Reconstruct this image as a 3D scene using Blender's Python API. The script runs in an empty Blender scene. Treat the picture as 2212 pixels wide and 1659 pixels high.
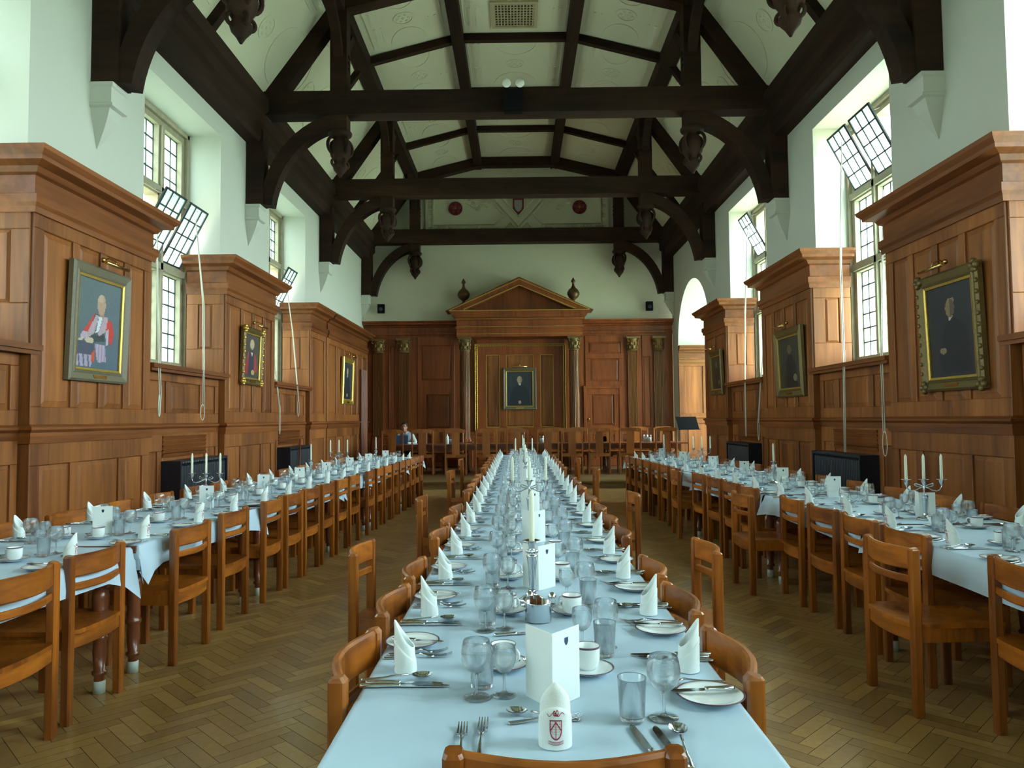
SKY_L=5.3; SKY_R=19.0; EXPO=1.4
import bpy, math, random
from mathutils import Vector, Matrix
random.seed(7)
SC = bpy.context.scene
COL = SC.collection
PI = math.pi
def lerp(a, b, t): return a + (b - a) * t

# ------------------------------------------------------------------ mesh builder
class MB:
    def __init__(s):
        s.v = []; s.f = []; s.sm = []; s.mi = []
    def add(s, vs, fs, smooth=False, mi=0):
        n = len(s.v); s.v.extend(tuple(p) for p in vs)
        for f in fs:
            s.f.append(tuple(i + n for i in f)); s.sm.append(smooth); s.mi.append(mi)
        return s
    def box(s, x0, x1, y0, y1, z0, z1, mi=0, T=None):
        vs = [(x0,y0,z0),(x1,y0,z0),(x1,y1,z0),(x0,y1,z0),(x0,y0,z1),(x1,y0,z1),(x1,y1,z1),(x0,y1,z1)]
        if T: vs = [T(*p) for p in vs]
        return s.add(vs, [(0,3,2,1),(4,5,6,7),(0,1,5,4),(1,2,6,5),(2,3,7,6),(3,0,4,7)], False, mi)
    def loft(s, rings, smooth=False, closed=True, cap=True, mi=0):
        n = len(rings[0]); vs = [p for r in rings for p in r]; fs = []
        for k in range(len(rings) - 1):
            for i in range(n if closed else n - 1):
                j = (i + 1) % n
                fs.append((k*n+i, k*n+j, (k+1)*n+j, (k+1)*n+i))
        s.add(vs, fs, smooth, mi)
        if cap and closed:
            b = len(s.v) - len(vs)
            s.f.append(tuple(b + i for i in reversed(range(n)))); s.sm.append(False); s.mi.append(mi)
            s.f.append(tuple(b + (len(rings)-1)*n + i for i in range(n))); s.sm.append(False); s.mi.append(mi)
        return s
    def lathe(s, prof, seg=16, c=(0,0,0), smooth=True, mi=0, cap=False, axis='z', flute=None):
        rings = []
        for r, z in prof:
            ring = []
            for i in range(seg):
                a = 2*PI*i/seg; rr = r
                if flute: rr = r*(1 - flute*(i % 2))
                if axis == 'z': ring.append((c[0]+rr*math.cos(a), c[1]+rr*math.sin(a), c[2]+z))
                elif axis == 'y': ring.append((c[0]+rr*math.cos(a), c[1]+z, c[2]-rr*math.sin(a)))
                else: ring.append((c[0]+z, c[1]+rr*math.cos(a), c[2]+rr*math.sin(a)))
            rings.append(ring)
        return s.loft(rings, smooth, True, cap, mi)
    def tube(s, pts, r, seg=8, smooth=True, mi=0, closed=False):
        pts = [Vector(p) for p in pts]; n = len(pts); rings = []
        rr = r if isinstance(r, (list, tuple)) else [r]*n
        prev = None
        for i, p in enumerate(pts):
            if closed: d = pts[(i+1) % n] - pts[i-1]
            else: d = pts[min(i+1, n-1)] - pts[max(i-1, 0)]
            if d.length < 1e-9: d = Vector((0,0,1))
            d.normalize()
            if prev is None:
                up = Vector((0,0,1)) if abs(d.z) < .9 else Vector((1,0,0))
                a = d.cross(up).normalized()
            else:
                a = (prev - d*prev.dot(d))
                a = a.normalized() if a.length > 1e-6 else d.orthogonal().normalized()
            prev = a; b = d.cross(a)
            rings.append([tuple(p + a*rr[i]*math.cos(2*PI*k/seg) + b*rr[i]*math.sin(2*PI*k/seg)) for k in range(seg)])
        if closed: rings.append(rings[0])
        return s.loft(rings, smooth, True, not closed, mi)
    def sweep(s, pts, w, h, up=(0,0,1), smooth=False, mi=0, ch=0.0):
        """rectangle w (sideways) x h (along up) swept along pts; w, h may be lists"""
        pts = [Vector(p) for p in pts]; n = len(pts); up = Vector(up); rings = []
        for i, p in enumerate(pts):
            d = (pts[min(i+1, n-1)] - pts[max(i-1, 0)]).normalized()
            a = d.cross(up).normalized(); b = a.cross(d).normalized()
            ww = (w[i] if isinstance(w, (list, tuple)) else w)/2; hh = (h[i] if isinstance(h, (list, tuple)) else h)/2
            if ch:
                c = min(ch, ww*.6, hh*.6)
                q = [(-ww+c,-hh),(ww-c,-hh),(ww,-hh+c),(ww,hh-c),(ww-c,hh),(-ww+c,hh),(-ww,hh-c),(-ww,-hh+c)]
            else: q = [(-ww,-hh),(ww,-hh),(ww,hh),(-ww,hh)]
            rings.append([tuple(p + a*x + b*y) for x, y in q])
        return s.loft(rings, smooth, True, True, mi)
    def prism(s, poly, a, b, fn):
        """polygon poly [(p,q)] extruded from a to b, fn(p,q,t)->xyz"""
        n = len(poly)
        vs = [fn(p, q, a) for p, q in poly] + [fn(p, q, b) for p, q in poly]
        fs = [(i, (i+1) % n, n+(i+1) % n, n+i) for i in range(n)] + [tuple(reversed(range(n))), tuple(range(n, 2*n))]
        return s.add(vs, fs)
    def sphere(s, c, r, seg=12, rings=8, mi=0):
        rx, ry, rz = r if isinstance(r, (tuple, list)) else (r, r, r)
        R = []
        for k in range(rings+1):
            t = PI*k/rings; q = max(math.sin(t), .02)
            R.append([(c[0]+rx*q*math.cos(2*PI*i/seg), c[1]+ry*q*math.sin(2*PI*i/seg), c[2]-rz*math.cos(t)) for i in range(seg)])
        return s.loft(R, True, True, True, mi)
    def build(s, name, mat, parent=None, loc=None, rz=0.0):
        me = bpy.data.meshes.new(name)
        me.from_pydata(s.v, [], s.f)
        me.polygons.foreach_set('use_smooth', s.sm)
        mats = mat if isinstance(mat, (list, tuple)) else [mat]
        for m in mats: me.materials.append(m)
        if len(mats) > 1: me.polygons.foreach_set('material_index', s.mi)
        # consistent outward normals
        import bmesh
        bm = bmesh.new(); bm.from_mesh(me); bmesh.ops.recalc_face_normals(bm, faces=bm.faces); bm.to_mesh(me); bm.free()
        o = bpy.data.objects.new(name, me); COL.objects.link(o)
        if parent is not None: o.parent = parent
        if loc is not None: o.location = loc
        if rz: o.rotation_euler = (0, 0, rz)
        return o

def tag(o, label=None, cat=None, group=None, kind=None):
    if label: o['label'] = label
    if cat: o['category'] = cat
    if group: o['group'] = group
    if kind: o['kind'] = kind
    return o
def empty(name, loc=(0,0,0), rz=0.0):
    o = bpy.data.objects.new(name, None); COL.objects.link(o)
    o.empty_display_size = .1
    o.location = loc; o.rotation_euler = (0, 0, rz); return o
KIDS = {}
def kids(o):
    if o not in KIDS: KIDS[o] = list(o.children)
    return KIDS[o]
def copy_tree(o, parent=None):
    c = o.copy(); COL.objects.link(c); c.parent = parent
    for ch in kids(o): copy_tree(ch, c)
    return c
USED = set()
def place(proto, loc, rz, label, group=None, scale=None):
    if proto.name not in USED:
        USED.add(proto.name); kids_fill(proto); o = proto
    else: o = copy_tree(proto)
    o.location = loc; o.rotation_euler = (0, 0, rz)
    if scale: o.scale = (scale,)*3
    o['label'] = label
    if group: o['group'] = group
    return o
def kids_fill(o):
    for c in kids(o): kids_fill(c)

# ------------------------------------------------------------------ materials
def mat(name, col, rough=.6, metal=0.0, spec=.5, coat=0.0, bump=None, noise=None, emit=None):
    m = bpy.data.materials.new(name); m.use_nodes = True
    nt = m.node_tree; b = nt.nodes['Principled BSDF']
    b.inputs['Base Color'].default_value = (*col, 1); b.inputs['Roughness'].default_value = rough
    b.inputs['Metallic'].default_value = metal; b.inputs['Specular IOR Level'].default_value = spec
    b.inputs['Coat Weight'].default_value = coat; b.inputs['Coat Roughness'].default_value = .15
    L = nt.links.new
    if noise or bump:
        tc = nt.nodes.new('ShaderNodeTexCoord')
        nz = nt.nodes.new('ShaderNodeTexNoise'); L(tc.outputs['Object'], nz.inputs['Vector'])
        nz.inputs['Detail'].default_value = 4
    if noise:
        sc, amt = noise
        nz.inputs['Scale'].default_value = sc
        mx = nt.nodes.new('ShaderNodeMix'); mx.data_type = 'RGBA'
        mx.inputs['A'].default_value = (*[c*(1-amt) for c in col], 1); mx.inputs['B'].default_value = (*[min(1, c*(1+amt)) for c in col], 1)
        L(nz.outputs['Fac'], mx.inputs['Factor']); L(mx.outputs['Result'], b.inputs['Base Color'])
    if bump:
        if not noise: nz.inputs['Scale'].default_value = bump[0]
        bp = nt.nodes.new('ShaderNodeBump'); bp.inputs['Strength'].default_value = bump[1]; bp.inputs['Distance'].default_value = .01
        L(nz.outputs['Fac'], bp.inputs['Height']); L(bp.outputs['Normal'], b.inputs['Normal'])
    return m
def wood(name, c1, c2, grain=(1,1,.08), scale=14, rough=.45, coat=.0, rnd=.25, spec=.5, bump=.15, lo=.34, hi=.66):
    """oak-like grain stretched along one axis, with a tone of its own per object"""
    m = bpy.data.materials.new(name); m.use_nodes = True
    nt = m.node_tree; b = nt.nodes['Principled BSDF']; L = nt.links.new; N = nt.nodes.new
    tc = N('ShaderNodeTexCoord'); oi = N('ShaderNodeObjectInfo')
    mp = N('ShaderNodeMapping'); mp.inputs['Scale'].default_value = grain
    ad = N('ShaderNodeVectorMath'); ad.operation = 'MULTIPLY_ADD'
    ad.inputs[1].default_value = (7.3, 5.1, 3.7); L(oi.outputs['Random'], ad.inputs[0]); L(tc.outputs['Object'], ad.inputs[2])
    L(ad.outputs[0], mp.inputs['Vector'])
    n1 = N('ShaderNodeTexNoise'); n1.inputs['Scale'].default_value = scale; n1.inputs['Detail'].default_value = 6; n1.inputs['Distortion'].default_value = .6
    n2 = N('ShaderNodeTexNoise'); n2.inputs['Scale'].default_value = scale*.17; n2.inputs['Detail'].default_value = 3
    L(mp.outputs['Vector'], n1.inputs['Vector']); L(mp.outputs['Vector'], n2.inputs['Vector'])
    r = N('ShaderNodeValToRGB'); r.color_ramp.elements[0].position = lo; r.color_ramp.elements[1].position = hi
    r.color_ramp.elements[0].color = (*c1, 1); r.color_ramp.elements[1].color = (*c2, 1)
    mm = N('ShaderNodeMath'); mm.operation = 'MULTIPLY_ADD'; mm.inputs[1].default_value = .45
    m2 = N('ShaderNodeMath'); m2.operation = 'MULTIPLY'; m2.inputs[1].default_value = .55
    L(n2.outputs['Fac'], m2.inputs[0]); L(n1.outputs['Fac'], mm.inputs[0]); L(m2.outputs[0], mm.inputs[2]); L(mm.outputs[0], r.inputs['Fac'])
    hs = N('ShaderNodeHueSaturation'); L(r.outputs['Color'], hs.inputs['Color'])
    v = N('ShaderNodeMapRange'); v.inputs['To Min'].default_value = 1-rnd; v.inputs['To Max'].default_value = 1+rnd
    L(oi.outputs['Random'], v.inputs['Value']); L(v.outputs['Result'], hs.inputs['Value'])
    L(hs.outputs['Color'], b.inputs['Base Color'])
    b.inputs['Roughness'].default_value = rough; b.inputs['Coat Weight'].default_value = coat; b.inputs['Coat Roughness'].default_value = .2
    b.inputs['Specular IOR Level'].default_value = spec
    bp = N('ShaderNodeBump'); bp.inputs['Strength'].default_value = bump; bp.inputs['Distance'].default_value = .004
    L(n1.outputs['Fac'], bp.inputs['Height']); L(bp.outputs['Normal'], b.inputs['Normal'])
    return m
def glassmat(name, tint=(.97,.99,.99), edge=(.45,.55,.6), ior=1.45, gain=1.0):
    m = bpy.data.materials.new(name); m.use_nodes = True
    nt = m.node_tree; nt.nodes.clear(); N = nt.nodes.new; L = nt.links.new
    out = N('ShaderNodeOutputMaterial'); mx = N('ShaderNodeMixShader'); tr = N('ShaderNodeBsdfTransparent'); gl = N('ShaderNodeBsdfGlossy')
    gl.inputs['Roughness'].default_value = .02; gl.inputs['Color'].default_value = (1,1,1,1)
    pw = N('ShaderNodeMath'); pw.operation = 'POWER'; pw.inputs[1].default_value = 4.0
    mu = N('ShaderNodeMath'); mu.operation = 'MULTIPLY_ADD'; mu.inputs[1].default_value = .85*gain; mu.inputs[2].default_value = .045*gain; mu.use_clamp = True
    lw = N('ShaderNodeLayerWeight'); lw.inputs['Blend'].default_value = .5
    r = N('ShaderNodeValToRGB'); r.color_ramp.elements[0].color = (*tint, 1); r.color_ramp.elements[1].color = (*edge, 1)
    r.color_ramp.elements[0].position = .35; r.color_ramp.elements[1].position = .95
    L(lw.outputs['Facing'], r.inputs['Fac']); L(r.outputs['Color'], tr.inputs['Color'])
    L(lw.outputs['Facing'], pw.inputs[0]); L(pw.outputs[0], mu.inputs[0]); L(mu.outputs[0], mx.inputs['Fac']); L(tr.outputs[0], mx.inputs[1]); L(gl.outputs[0], mx.inputs[2])
    L(mx.outputs[0], out.inputs['Surface'])
    return m
def attrmat(name, rough=.6, attr='Col', bump=0.0, coat=0.0, spec=.5):
    m = bpy.data.materials.new(name); m.use_nodes = True
    nt = m.node_tree; b = nt.nodes['Principled BSDF']; N = nt.nodes.new; L = nt.links.new
    a = N('ShaderNodeAttribute'); a.attribute_name = attr
    tc = N('ShaderNodeTexCoord'); nz = N('ShaderNodeTexNoise'); nz.inputs['Scale'].default_value = 30; nz.inputs['Detail'].default_value = 5
    L(tc.outputs['Object'], nz.inputs['Vector'])
    mr = N('ShaderNodeMapRange'); mr.inputs['To Min'].default_value = .8; mr.inputs['To Max'].default_value = 1.2; L(nz.outputs['Fac'], mr.inputs['Value'])
    vm = N('ShaderNodeVectorMath'); vm.operation = 'SCALE'; L(a.outputs['Color'], vm.inputs[0]); L(mr.outputs['Result'], vm.inputs['Scale'])
    L(vm.outputs[0], b.inputs['Base Color']); b.inputs['Roughness'].default_value = rough
    b.inputs['Coat Weight'].default_value = coat; b.inputs['Specular IOR Level'].default_value = spec
    return m

M = {}
M['oak']   = wood('oak_panelling', (.12,.036,.009), (.35,.122,.029), rough=.45, coat=.05, rnd=.16, spec=.35)
M['oakh']  = wood('oak_mouldings', (.11,.031,.007), (.26,.083,.020), grain=(1,.08,1), rough=.42, coat=.05, rnd=.10, spec=.35)
M['oakx']  = wood('oak_mouldings_across', (.13,.042,.010), (.29,.11,.026), grain=(.08,1,1), rough=.42, coat=.05, rnd=.1, spec=.35)
M['maho']  = wood('red_oak_screen', (.12,.028,.007), (.29,.078,.018), rough=.42, coat=.06, rnd=.15, spec=.35)
M['beam']  = wood('dark_beam_oak', (.012,.0065,.004), (.046,.021,.011), grain=(.15,1,1), rough=.75, rnd=.12, spec=.2)
M['beamy'] = wood('dark_beam_oak_long', (.012,.0065,.004), (.040,.019,.011), grain=(1,.1,1), rough=.75, rnd=.12, spec=.2)
M['chair'] = wood('orange_chair_wood', (.10,.022,.002), (.37,.108,.009), scale=26, rough=.34, coat=.18, lo=.36, hi=.62, rnd=.14)
M['chairx']= wood('orange_chair_wood_across', (.12,.027,.003), (.41,.122,.011), grain=(.08,1,1), scale=26, rough=.36, coat=.18, lo=.36, hi=.62, rnd=.14)
M['hchair']= wood('brown_dining_chair_wood', (.20,.055,.010), (.42,.14,.026), scale=16, rough=.35, coat=.25, rnd=.12)
M['leg']   = wood('turned_leg_wood', (.11,.03,.012), (.24,.07,.026), scale=12, rough=.3, coat=.4, rnd=.1)
M['plaster']= mat('white_wall_plaster', (.57,.60,.525), .85, bump=(60,.08), spec=.2)
M['ceilpl'] = mat('cream_ceiling_plaster', (.66,.66,.50), .85, bump=(25,.25), spec=.2)
M['stone'] = mat('window_stone', (.34,.31,.22), .85, noise=(9,.25), bump=(40,.3), spec=.2)
M['lead']  = mat('window_lead', (.03,.045,.045), .6)
M['pane']  = glassmat('window_glass', (.94,.985,.975), (.88,.97,.95))
_nt = M['pane'].node_tree; _o = [n for n in _nt.nodes if n.type == 'OUTPUT_MATERIAL'][0]; _s = _o.inputs['Surface'].links[0].from_socket
_m = _nt.nodes.new('ShaderNodeMixShader'); _m.inputs['Fac'].default_value = .22; _t = _nt.nodes.new('ShaderNodeBsdfTranslucent'); _t.inputs['Color'].default_value = (.72,.95,.86,1)
_nt.links.new(_s, _m.inputs[1]); _nt.links.new(_t.outputs[0], _m.inputs[2]); _nt.links.new(_m.outputs[0], _o.inputs['Surface'])
M['glass'] = glassmat('drinking_glass', (.97,.985,.99), (.62,.72,.77), gain=1.5)
M['crystal'] = glassmat('near_drinking_glass', (.98,.99,1), (.8,.86,.9), gain=1.0)
_nt = M['crystal'].node_tree; _o = [n for n in _nt.nodes if n.type == 'OUTPUT_MATERIAL'][0]; _s = _o.inputs['Surface'].links[0].from_socket
_m = _nt.nodes.new('ShaderNodeMixShader'); _m.inputs['Fac'].default_value = .62; _t = _nt.nodes.new('ShaderNodeBsdfGlass'); _t.inputs['Color'].default_value = (.97,.99,1,1); _t.inputs['IOR'].default_value = 1.47
_nt.links.new(_s, _m.inputs[1]); _nt.links.new(_t.outputs[0], _m.inputs[2]); _nt.links.new(_m.outputs[0], _o.inputs['Surface'])
M['silver']= mat('silver_plate', (.62,.66,.70), .16, metal=1.0)
M['china'] = mat('white_china', (.74,.80,.82), .2, coat=.3)
M['chinaband'] = mat('dark_china_band', (.10,.05,.08), .3)
M['cloth'] = mat('blue_cast_table_paper', (.43,.565,.69), .5, bump=(5,.35), spec=.4)  # white paper; the skylight's blue cast is put into its base colour
M['napkin']= mat('white_napkin_linen', (.74,.81,.82), .9, bump=(300,.1), spec=.1)
M['card']  = mat('white_menu_card', (.78,.84,.85), .6)
M['wax']   = mat('cream_candle_wax', (.80,.84,.70), .45)
M['wick']  = mat('candle_wick', (.05,.05,.05), .9)
M['gold']  = mat('gilding', (.62,.42,.09), .35, metal=.75, noise=(40,.3))
M['urn'] = mat('antique_gilt_brown', (.11,.055,.018), .4, metal=.35, noise=(30,.4))
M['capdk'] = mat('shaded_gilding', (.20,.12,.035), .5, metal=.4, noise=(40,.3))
M['brass'] = mat('polished_brass', (.60,.42,.14), .25, metal=1.0)
M['dgold'] = mat('dull_gold_frame', (.17,.12,.04), .45, metal=.45, noise=(60,.35), bump=(90,.5))
M['frame'] = mat('grey_wood_frame', (.16,.14,.09), .5, noise=(50,.25), bump=(80,.3))
M['black'] = mat('black_metal', (.010,.010,.012), .9, spec=.04)
M['radi']  = mat('dark_blue_radiator_enamel', (.006,.011,.020), .4, coat=.1)
M['rope']  = mat('white_cord', (.62,.62,.52), .9)
M['cap']   = mat('white_foot_cap', (.55,.65,.62), .5)
M['paint'] = attrmat('oil_painting', .5, coat=.15)
M['print'] = attrmat('printed_crest', .8)
M['red']   = mat('red_paint', (.16,.012,.018), .6)
M['grille']= mat('cream_vent_metal', (.45,.40,.25), .6)
M['hole']  = mat('dark_void', (.01,.009,.008), .9)
M['lampw'] = mat('white_lamp_lens', (.92,.96,.92), .3)
M['skin']  = mat('skin', (.42,.20,.13), .5)
M['hair']  = mat('dark_hair', (.012,.008,.006), .6)
M['shirt'] = mat('white_shirt_cotton', (.62,.70,.78), .85, bump=(60,.3))
M['vest']  = mat('striped_grey_waistcoat', (.20,.24,.32), .8, noise=(60,.4))
M['trouser']= mat('black_trousers', (.01,.01,.013), .8)
M['tie']   = mat('red_tie', (.30,.03,.02), .6)
M['laptop']= mat('blue_grey_laptop', (.05,.08,.14), .3)
M['floor'] = attrmat('herringbone_oak_blocks', .28, coat=.1, spec=.5)
M['grout'] = mat('floor_joints', (.03,.02,.01), .8)
M['daisw'] = wood('dais_boards', (.11,.065,.025), (.22,.14,.055), grain=(.08,1,1), rough=.38, coat=.1, rnd=.0)
# ------------------------------------------------------------------ camera (solved from the photograph)
H = 1.44; FPX = 1597.0; CX, CY = 1106.0, 829.5
def cam_axes(vp=(1120.0, 905.0), roll=-.009):
    a = Vector(((vp[0]-CX)/FPX, (vp[1]-CY)/FPX, 1)).normalized()
    X = Vector((1, roll, 0)); X = (X - a*X.dot(a)).normalized()
    return X, a, X.cross(a)
_X, _Y, _Z = cam_axes()       # rows: world axes in (right, down, forward) camera coordinates
cd = bpy.data.cameras.new('camera'); co = bpy.data.objects.new('camera', cd); COL.objects.link(co)
cd.sensor_fit = 'HORIZONTAL'; cd.sensor_width = 36.0; cd.lens = FPX/2212*36.0; cd.clip_start = .05; cd.clip_end = 200
right = Vector((_X[0], _Y[0], _Z[0])); down = Vector((_X[1], _Y[1], _Z[1])); fwd = Vector((_X[2], _Y[2], _Z[2]))
co.matrix_world = Matrix(((right.x, -down.x, -fwd.x, 0), (right.y, -down.y, -fwd.y, 0), (right.z, -down.z, -fwd.z, H), (0,0,0,1)))
SC.camera = co

YE, YB = 20.0, -5.0           # end wall, back wall
XW = 4.2                      # face of the side walls
XG = 4.72                     # plane of the window glass
WIN = [(-4.3,-2.1), (-.15,2.05), (4.02,6.22), (8.18,10.32), (12.36,14.5)]  # the first two lie out of view, added to let in daylight
ZS, ZH = 2.1, 5.5             # sill, head
TR = [-1.05, 3.1, 7.25, 11.4, 15.63, 19.83]

# floor: herringbone blocks, one mesh, each block its own tone
def herring():
    a = .30; b = .075; n = int(round(a/b))
    vs, fs, cols = [], [], []
    rnd = random.Random(3)
    ca, sa = math.cos(PI/4), math.sin(PI/4)
    g = .0012
    def blk(u0, v0, du, dv):
        c = (u0+du/2, v0+dv/2); X = c[0]*ca - c[1]*sa; Y = c[0]*sa + c[1]*ca
        if not (-4.5 < X < 4.5 and -5.2 < Y < 15.6): return
        k = len(vs)
        for p, q in ((u0+g, v0+g), (u0+du-g, v0+g), (u0+du-g, v0+dv-g), (u0+g, v0+dv-g)):
            vs.append((p*ca - q*sa, p*sa + q*ca, 0))
        fs.append((k, k+1, k+2, k+3))
        t = rnd.random()**1.5; h = rnd.uniform(.9, 1.1)
        base = [lerp(.32, .49, t), lerp(.182, .295, t), lerp(.060, .105, t)]
        cols.append((base[0]*h, base[1]*h, base[2]))
    for i in range(-170, 250):
        for j in range(-40, 40):
            u = (i + 2*n*j)*b; v = i*b
            blk(u, v, a, b); blk(u, v + b, b, a)
    return vs, fs, cols
vs, fs, cols = herring()
me = bpy.data.meshes.new('floor'); me.from_pydata(vs, [], fs); me.materials.append(M['floor'])
ca_ = me.color_attributes.new('Col', 'FLOAT_COLOR', 'CORNER')
flat = []
for c in cols: flat += [c[0], c[1], c[2], 1.0]*4
ca_.data.foreach_set('color', flat)
fl = bpy.data.objects.new('floor', me); COL.objects.link(fl); tag(fl, kind='structure')
sub = MB().box(-6.5, 6.5, YB-.2, YE+.2, -.1, -.003).build('floor_base', M['grout'], fl)
ds = MB().box(-4.22, 6.4, 15.32, YE+.1, 0.0, .155).box(-4.22, 4.22, 15.29, 15.34, .125, .158).build('floor_dais', M['daisw'], None); tag(ds, kind='structure')

# side walls with window openings; the right one also has the arched bay
BAY = (16.14, 19.35)
def side_wall(s, name):
    w = MB(); xo = XG+.25
    def bx(y0, y1, z0, z1, xi=XW):
        x0, x1 = sorted((s*xi, s*xo)); w.box(x0, x1, y0, y1, z0, z1)
    arch = s > 0
    segs = [(YB, BAY[0]), (BAY[1], YE)] if arch else [(YB, YE)]
    for a, b in segs:
        bx(a, b, 0, ZS)
    ys = [YB] + [v for p in WIN for v in p] + [BAY[0] if arch else YE]
    for k in range(0, len(ys), 2): bx(ys[k], ys[k+1], ZS, ZH)
    if arch:
        bx(BAY[1], YE, ZS, ZH)
        n = 28; r = (BAY[1]-BAY[0])/2; yc = (BAY[0]+BAY[1])/2; zsp = 3.25
        def az(t):
            q = abs(t)/r
            return zsp + 1.52*math.sqrt(max(0, 1 - q**2.0))
        for k in range(n):
            t0, t1 = lerp(-r, r, k/n), lerp(-r, r, (k+1)/n)
            z0, z1 = az(t0), az(t1)
            xs = sorted((s*XW, s*xo))
            w.add([(xs[0],yc+t0,z0),(xs[1],yc+t0,z0),(xs[1],yc+t1,z1),(xs[0],yc+t1,z1),(xs[0],yc+t0,ZH),(xs[1],yc+t0,ZH),(xs[1],yc+t1,ZH),(xs[0],yc+t1,ZH)],
                  [(0,3,2,1),(4,5,6,7),(0,1,5,4),(1,2,6,5),(2,3,7,6),(3,0,4,7)])
    bx(YB, YE, ZH, 6.7)
    o = w.build(name, M['plaster']); tag(o, kind='structure'); return o
side_wall(-1, 'wall_left'); side_wall(1, 'wall_right')
# bay beyond the arch
w = MB(); xo = XG+.25
w.box(xo, 7.2, BAY[0]-.3, BAY[0], 0, 5.3).box(xo, 7.2, BAY[1], BAY[1]+.3, 0, 5.3).box(xo, 7.2, BAY[0]-.3, BAY[1]+.3, 5.3, 5.5)
w.box(7.0, 7.2, BAY[0], BAY[1], 0, 1.0).box(7.0, 7.2, BAY[0], BAY[1], 4.9, 5.3)
tag(w.build('wall_bay', M['plaster']), kind='structure')
# end wall and back wall with gables
gab = [(-5,0),(5,0),(5,6.7),(4.1,6.7),(2.85,8.3),(1.2,8.75),(-1.2,8.75),(-2.85,8.3),(-4.1,6.7),(-5,6.7)]
tag(MB().prism(gab, YE+.12, YE+.4, lambda p,q,t:(p,t,q)).build('wall_end', M['ceilpl']), kind='structure')
tag(MB().prism(gab, YB-.2, YB, lambda p,q,t:(p,t,q)).build('wall_back', M['plaster']), kind='structure')

# plaster ceiling
CEIL = [(-4.32,6.02),(-2.78,8.12),(-1.05,8.55),(1.05,8.55),(2.78,8.12),(4.32,6.02)]
c = MB()
for k in range(5):
    (x0,z0),(x1,z1) = CEIL[k], CEIL[k+1]
    nx, nz = (z0-z1), (x1-x0); l = math.hypot(nx, nz); nx, nz = nx/l*.12, nz/l*.12
    c.add([(x0,YB,z0),(x1,YB,z1),(x1,YE+.2,z1),(x0,YE+.2,z0),(x0+nx,YB,z0+nz),(x1+nx,YB,z1+nz),(x1+nx,YE+.2,z1+nz),(x0+nx,YE+.2,z0+nz)],
          [(0,3,2,1),(4,5,6,7),(0,1,5,4),(1,2,6,5),(2,3,7,6),(3,0,4,7)])
ceil = c.build('ceiling', M['ceilpl']); tag(ceil, kind='structure')
# moulded ornament on each plaster panel
def slope_T(k, y):
    (x0,z0),(x1,z1) = CEIL[k], CEIL[k+1]
    l = math.hypot(x1-x0, z1-z0); ux, uz = (x1-x0)/l, (z1-z0)/l
    def T(u, v, w):      # u across (0 = middle), v along Y, w into the room
        return ((x0+x1)/2 + ux*u + uz*w, y+v, (z0+z1)/2 + uz*u - ux*w)
    return T, l
def ornament(k, y, hw, hv):
    T, l = slope_T(k, y); m = MB()
    def path(pts, w=.035): 
        m.sweep([T(a,b,.002) for a,b in pts], w, .016, up=Vector(T(0,0,1))-Vector(T(0,0,0)))
    for sgn in (-1,1):
        for q in (.18, .30): path([(sgn*(hw-q), -hv*.85), (sgn*(hw-q), -hv*.15)], .045 if q < .2 else .018); path([(sgn*(hw-q), hv*.15), (sgn*(hw-q), hv*.85)], .045 if q < .2 else .018)
        path([(hw*.45*math.cos(a), sgn*hv + -sgn*hv*.62*math.sin(a)) for a in [PI*i/12 for i in range(13)]], .03)
    path([(.17*math.cos(a), .17*math.sin(a)) for a in [2*PI*i/16 for i in range(17)]], .03)
    for q in range(6):
        a = 2*PI*q/6; m.sphere(T(.10*math.cos(a), .10*math.sin(a), -.028), .042, 8, 5)
    m.sphere(T(0,0,-.022), .04, 8, 5)
    for sgn in (-1,1): path([(sgn*(hw-.07), -hv+.05), (sgn*(hw-.07), hv-.05)], .02)
    return m.build('plaster_ornament', M['ceilpl'], ceil)
ribY = [5.05, 9.2, 13.35, 17.65]
edges = sorted([v for v in TR if v > 2] + ribY)
for k, hw in ((0,1.05),(1,.72),(2,.98),(3,.72),(4,1.05)):
    for a, b in zip(edges[:-1], edges[1:]):
        ornament(k, (a+b)/2, hw, (b-a)/2-.18)

# ------------------------------------------------------------------ roof timbers
def beam_seg(m, p, q, d, y0, y1):
    """beam in the x-z plane from p to q, depth d, between y0 and y1"""
    (x0,z0),(x1,z1) = p, q; l = math.hypot(x1-x0, z1-z0); nx, nz = -(z1-z0)/l*d/2, (x1-x0)/l*d/2
    m.prism([(x0+nx,z0+nz),(x1+nx,z1+nz),(x1-nx,z1-nz),(x0-nx,z0-nz)], y0, y1, lambda a,b,t:(a,t,b))
def arc_band(p0, p1, p2, p3, w0, w1, n=14):
    L, R = [], []
    for i in range(n+1):
        t = i/n
        def B(a,b,c,d): return (1-t)**3*a+3*(1-t)**2*t*b+3*(1-t)*t*t*c+t**3*d
        def D(a,b,c,d): return 3*(1-t)**2*(b-a)+6*(1-t)*t*(c-b)+3*t*t*(d-c)
        x, z = B(p0[0],p1[0],p2[0],p3[0]), B(p0[1],p1[1],p2[1],p3[1])
        dx, dz = D(p0[0],p1[0],p2[0],p3[0]), D(p0[1],p1[1],p2[1],p3[1]); l = math.hypot(dx, dz) or 1
        w = lerp(w0, w1, t)/2; L.append((x-dz/l*w, z+dx/l*w)); R.append((x+dz/l*w, z-dx/l*w))
    return L, R
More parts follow.
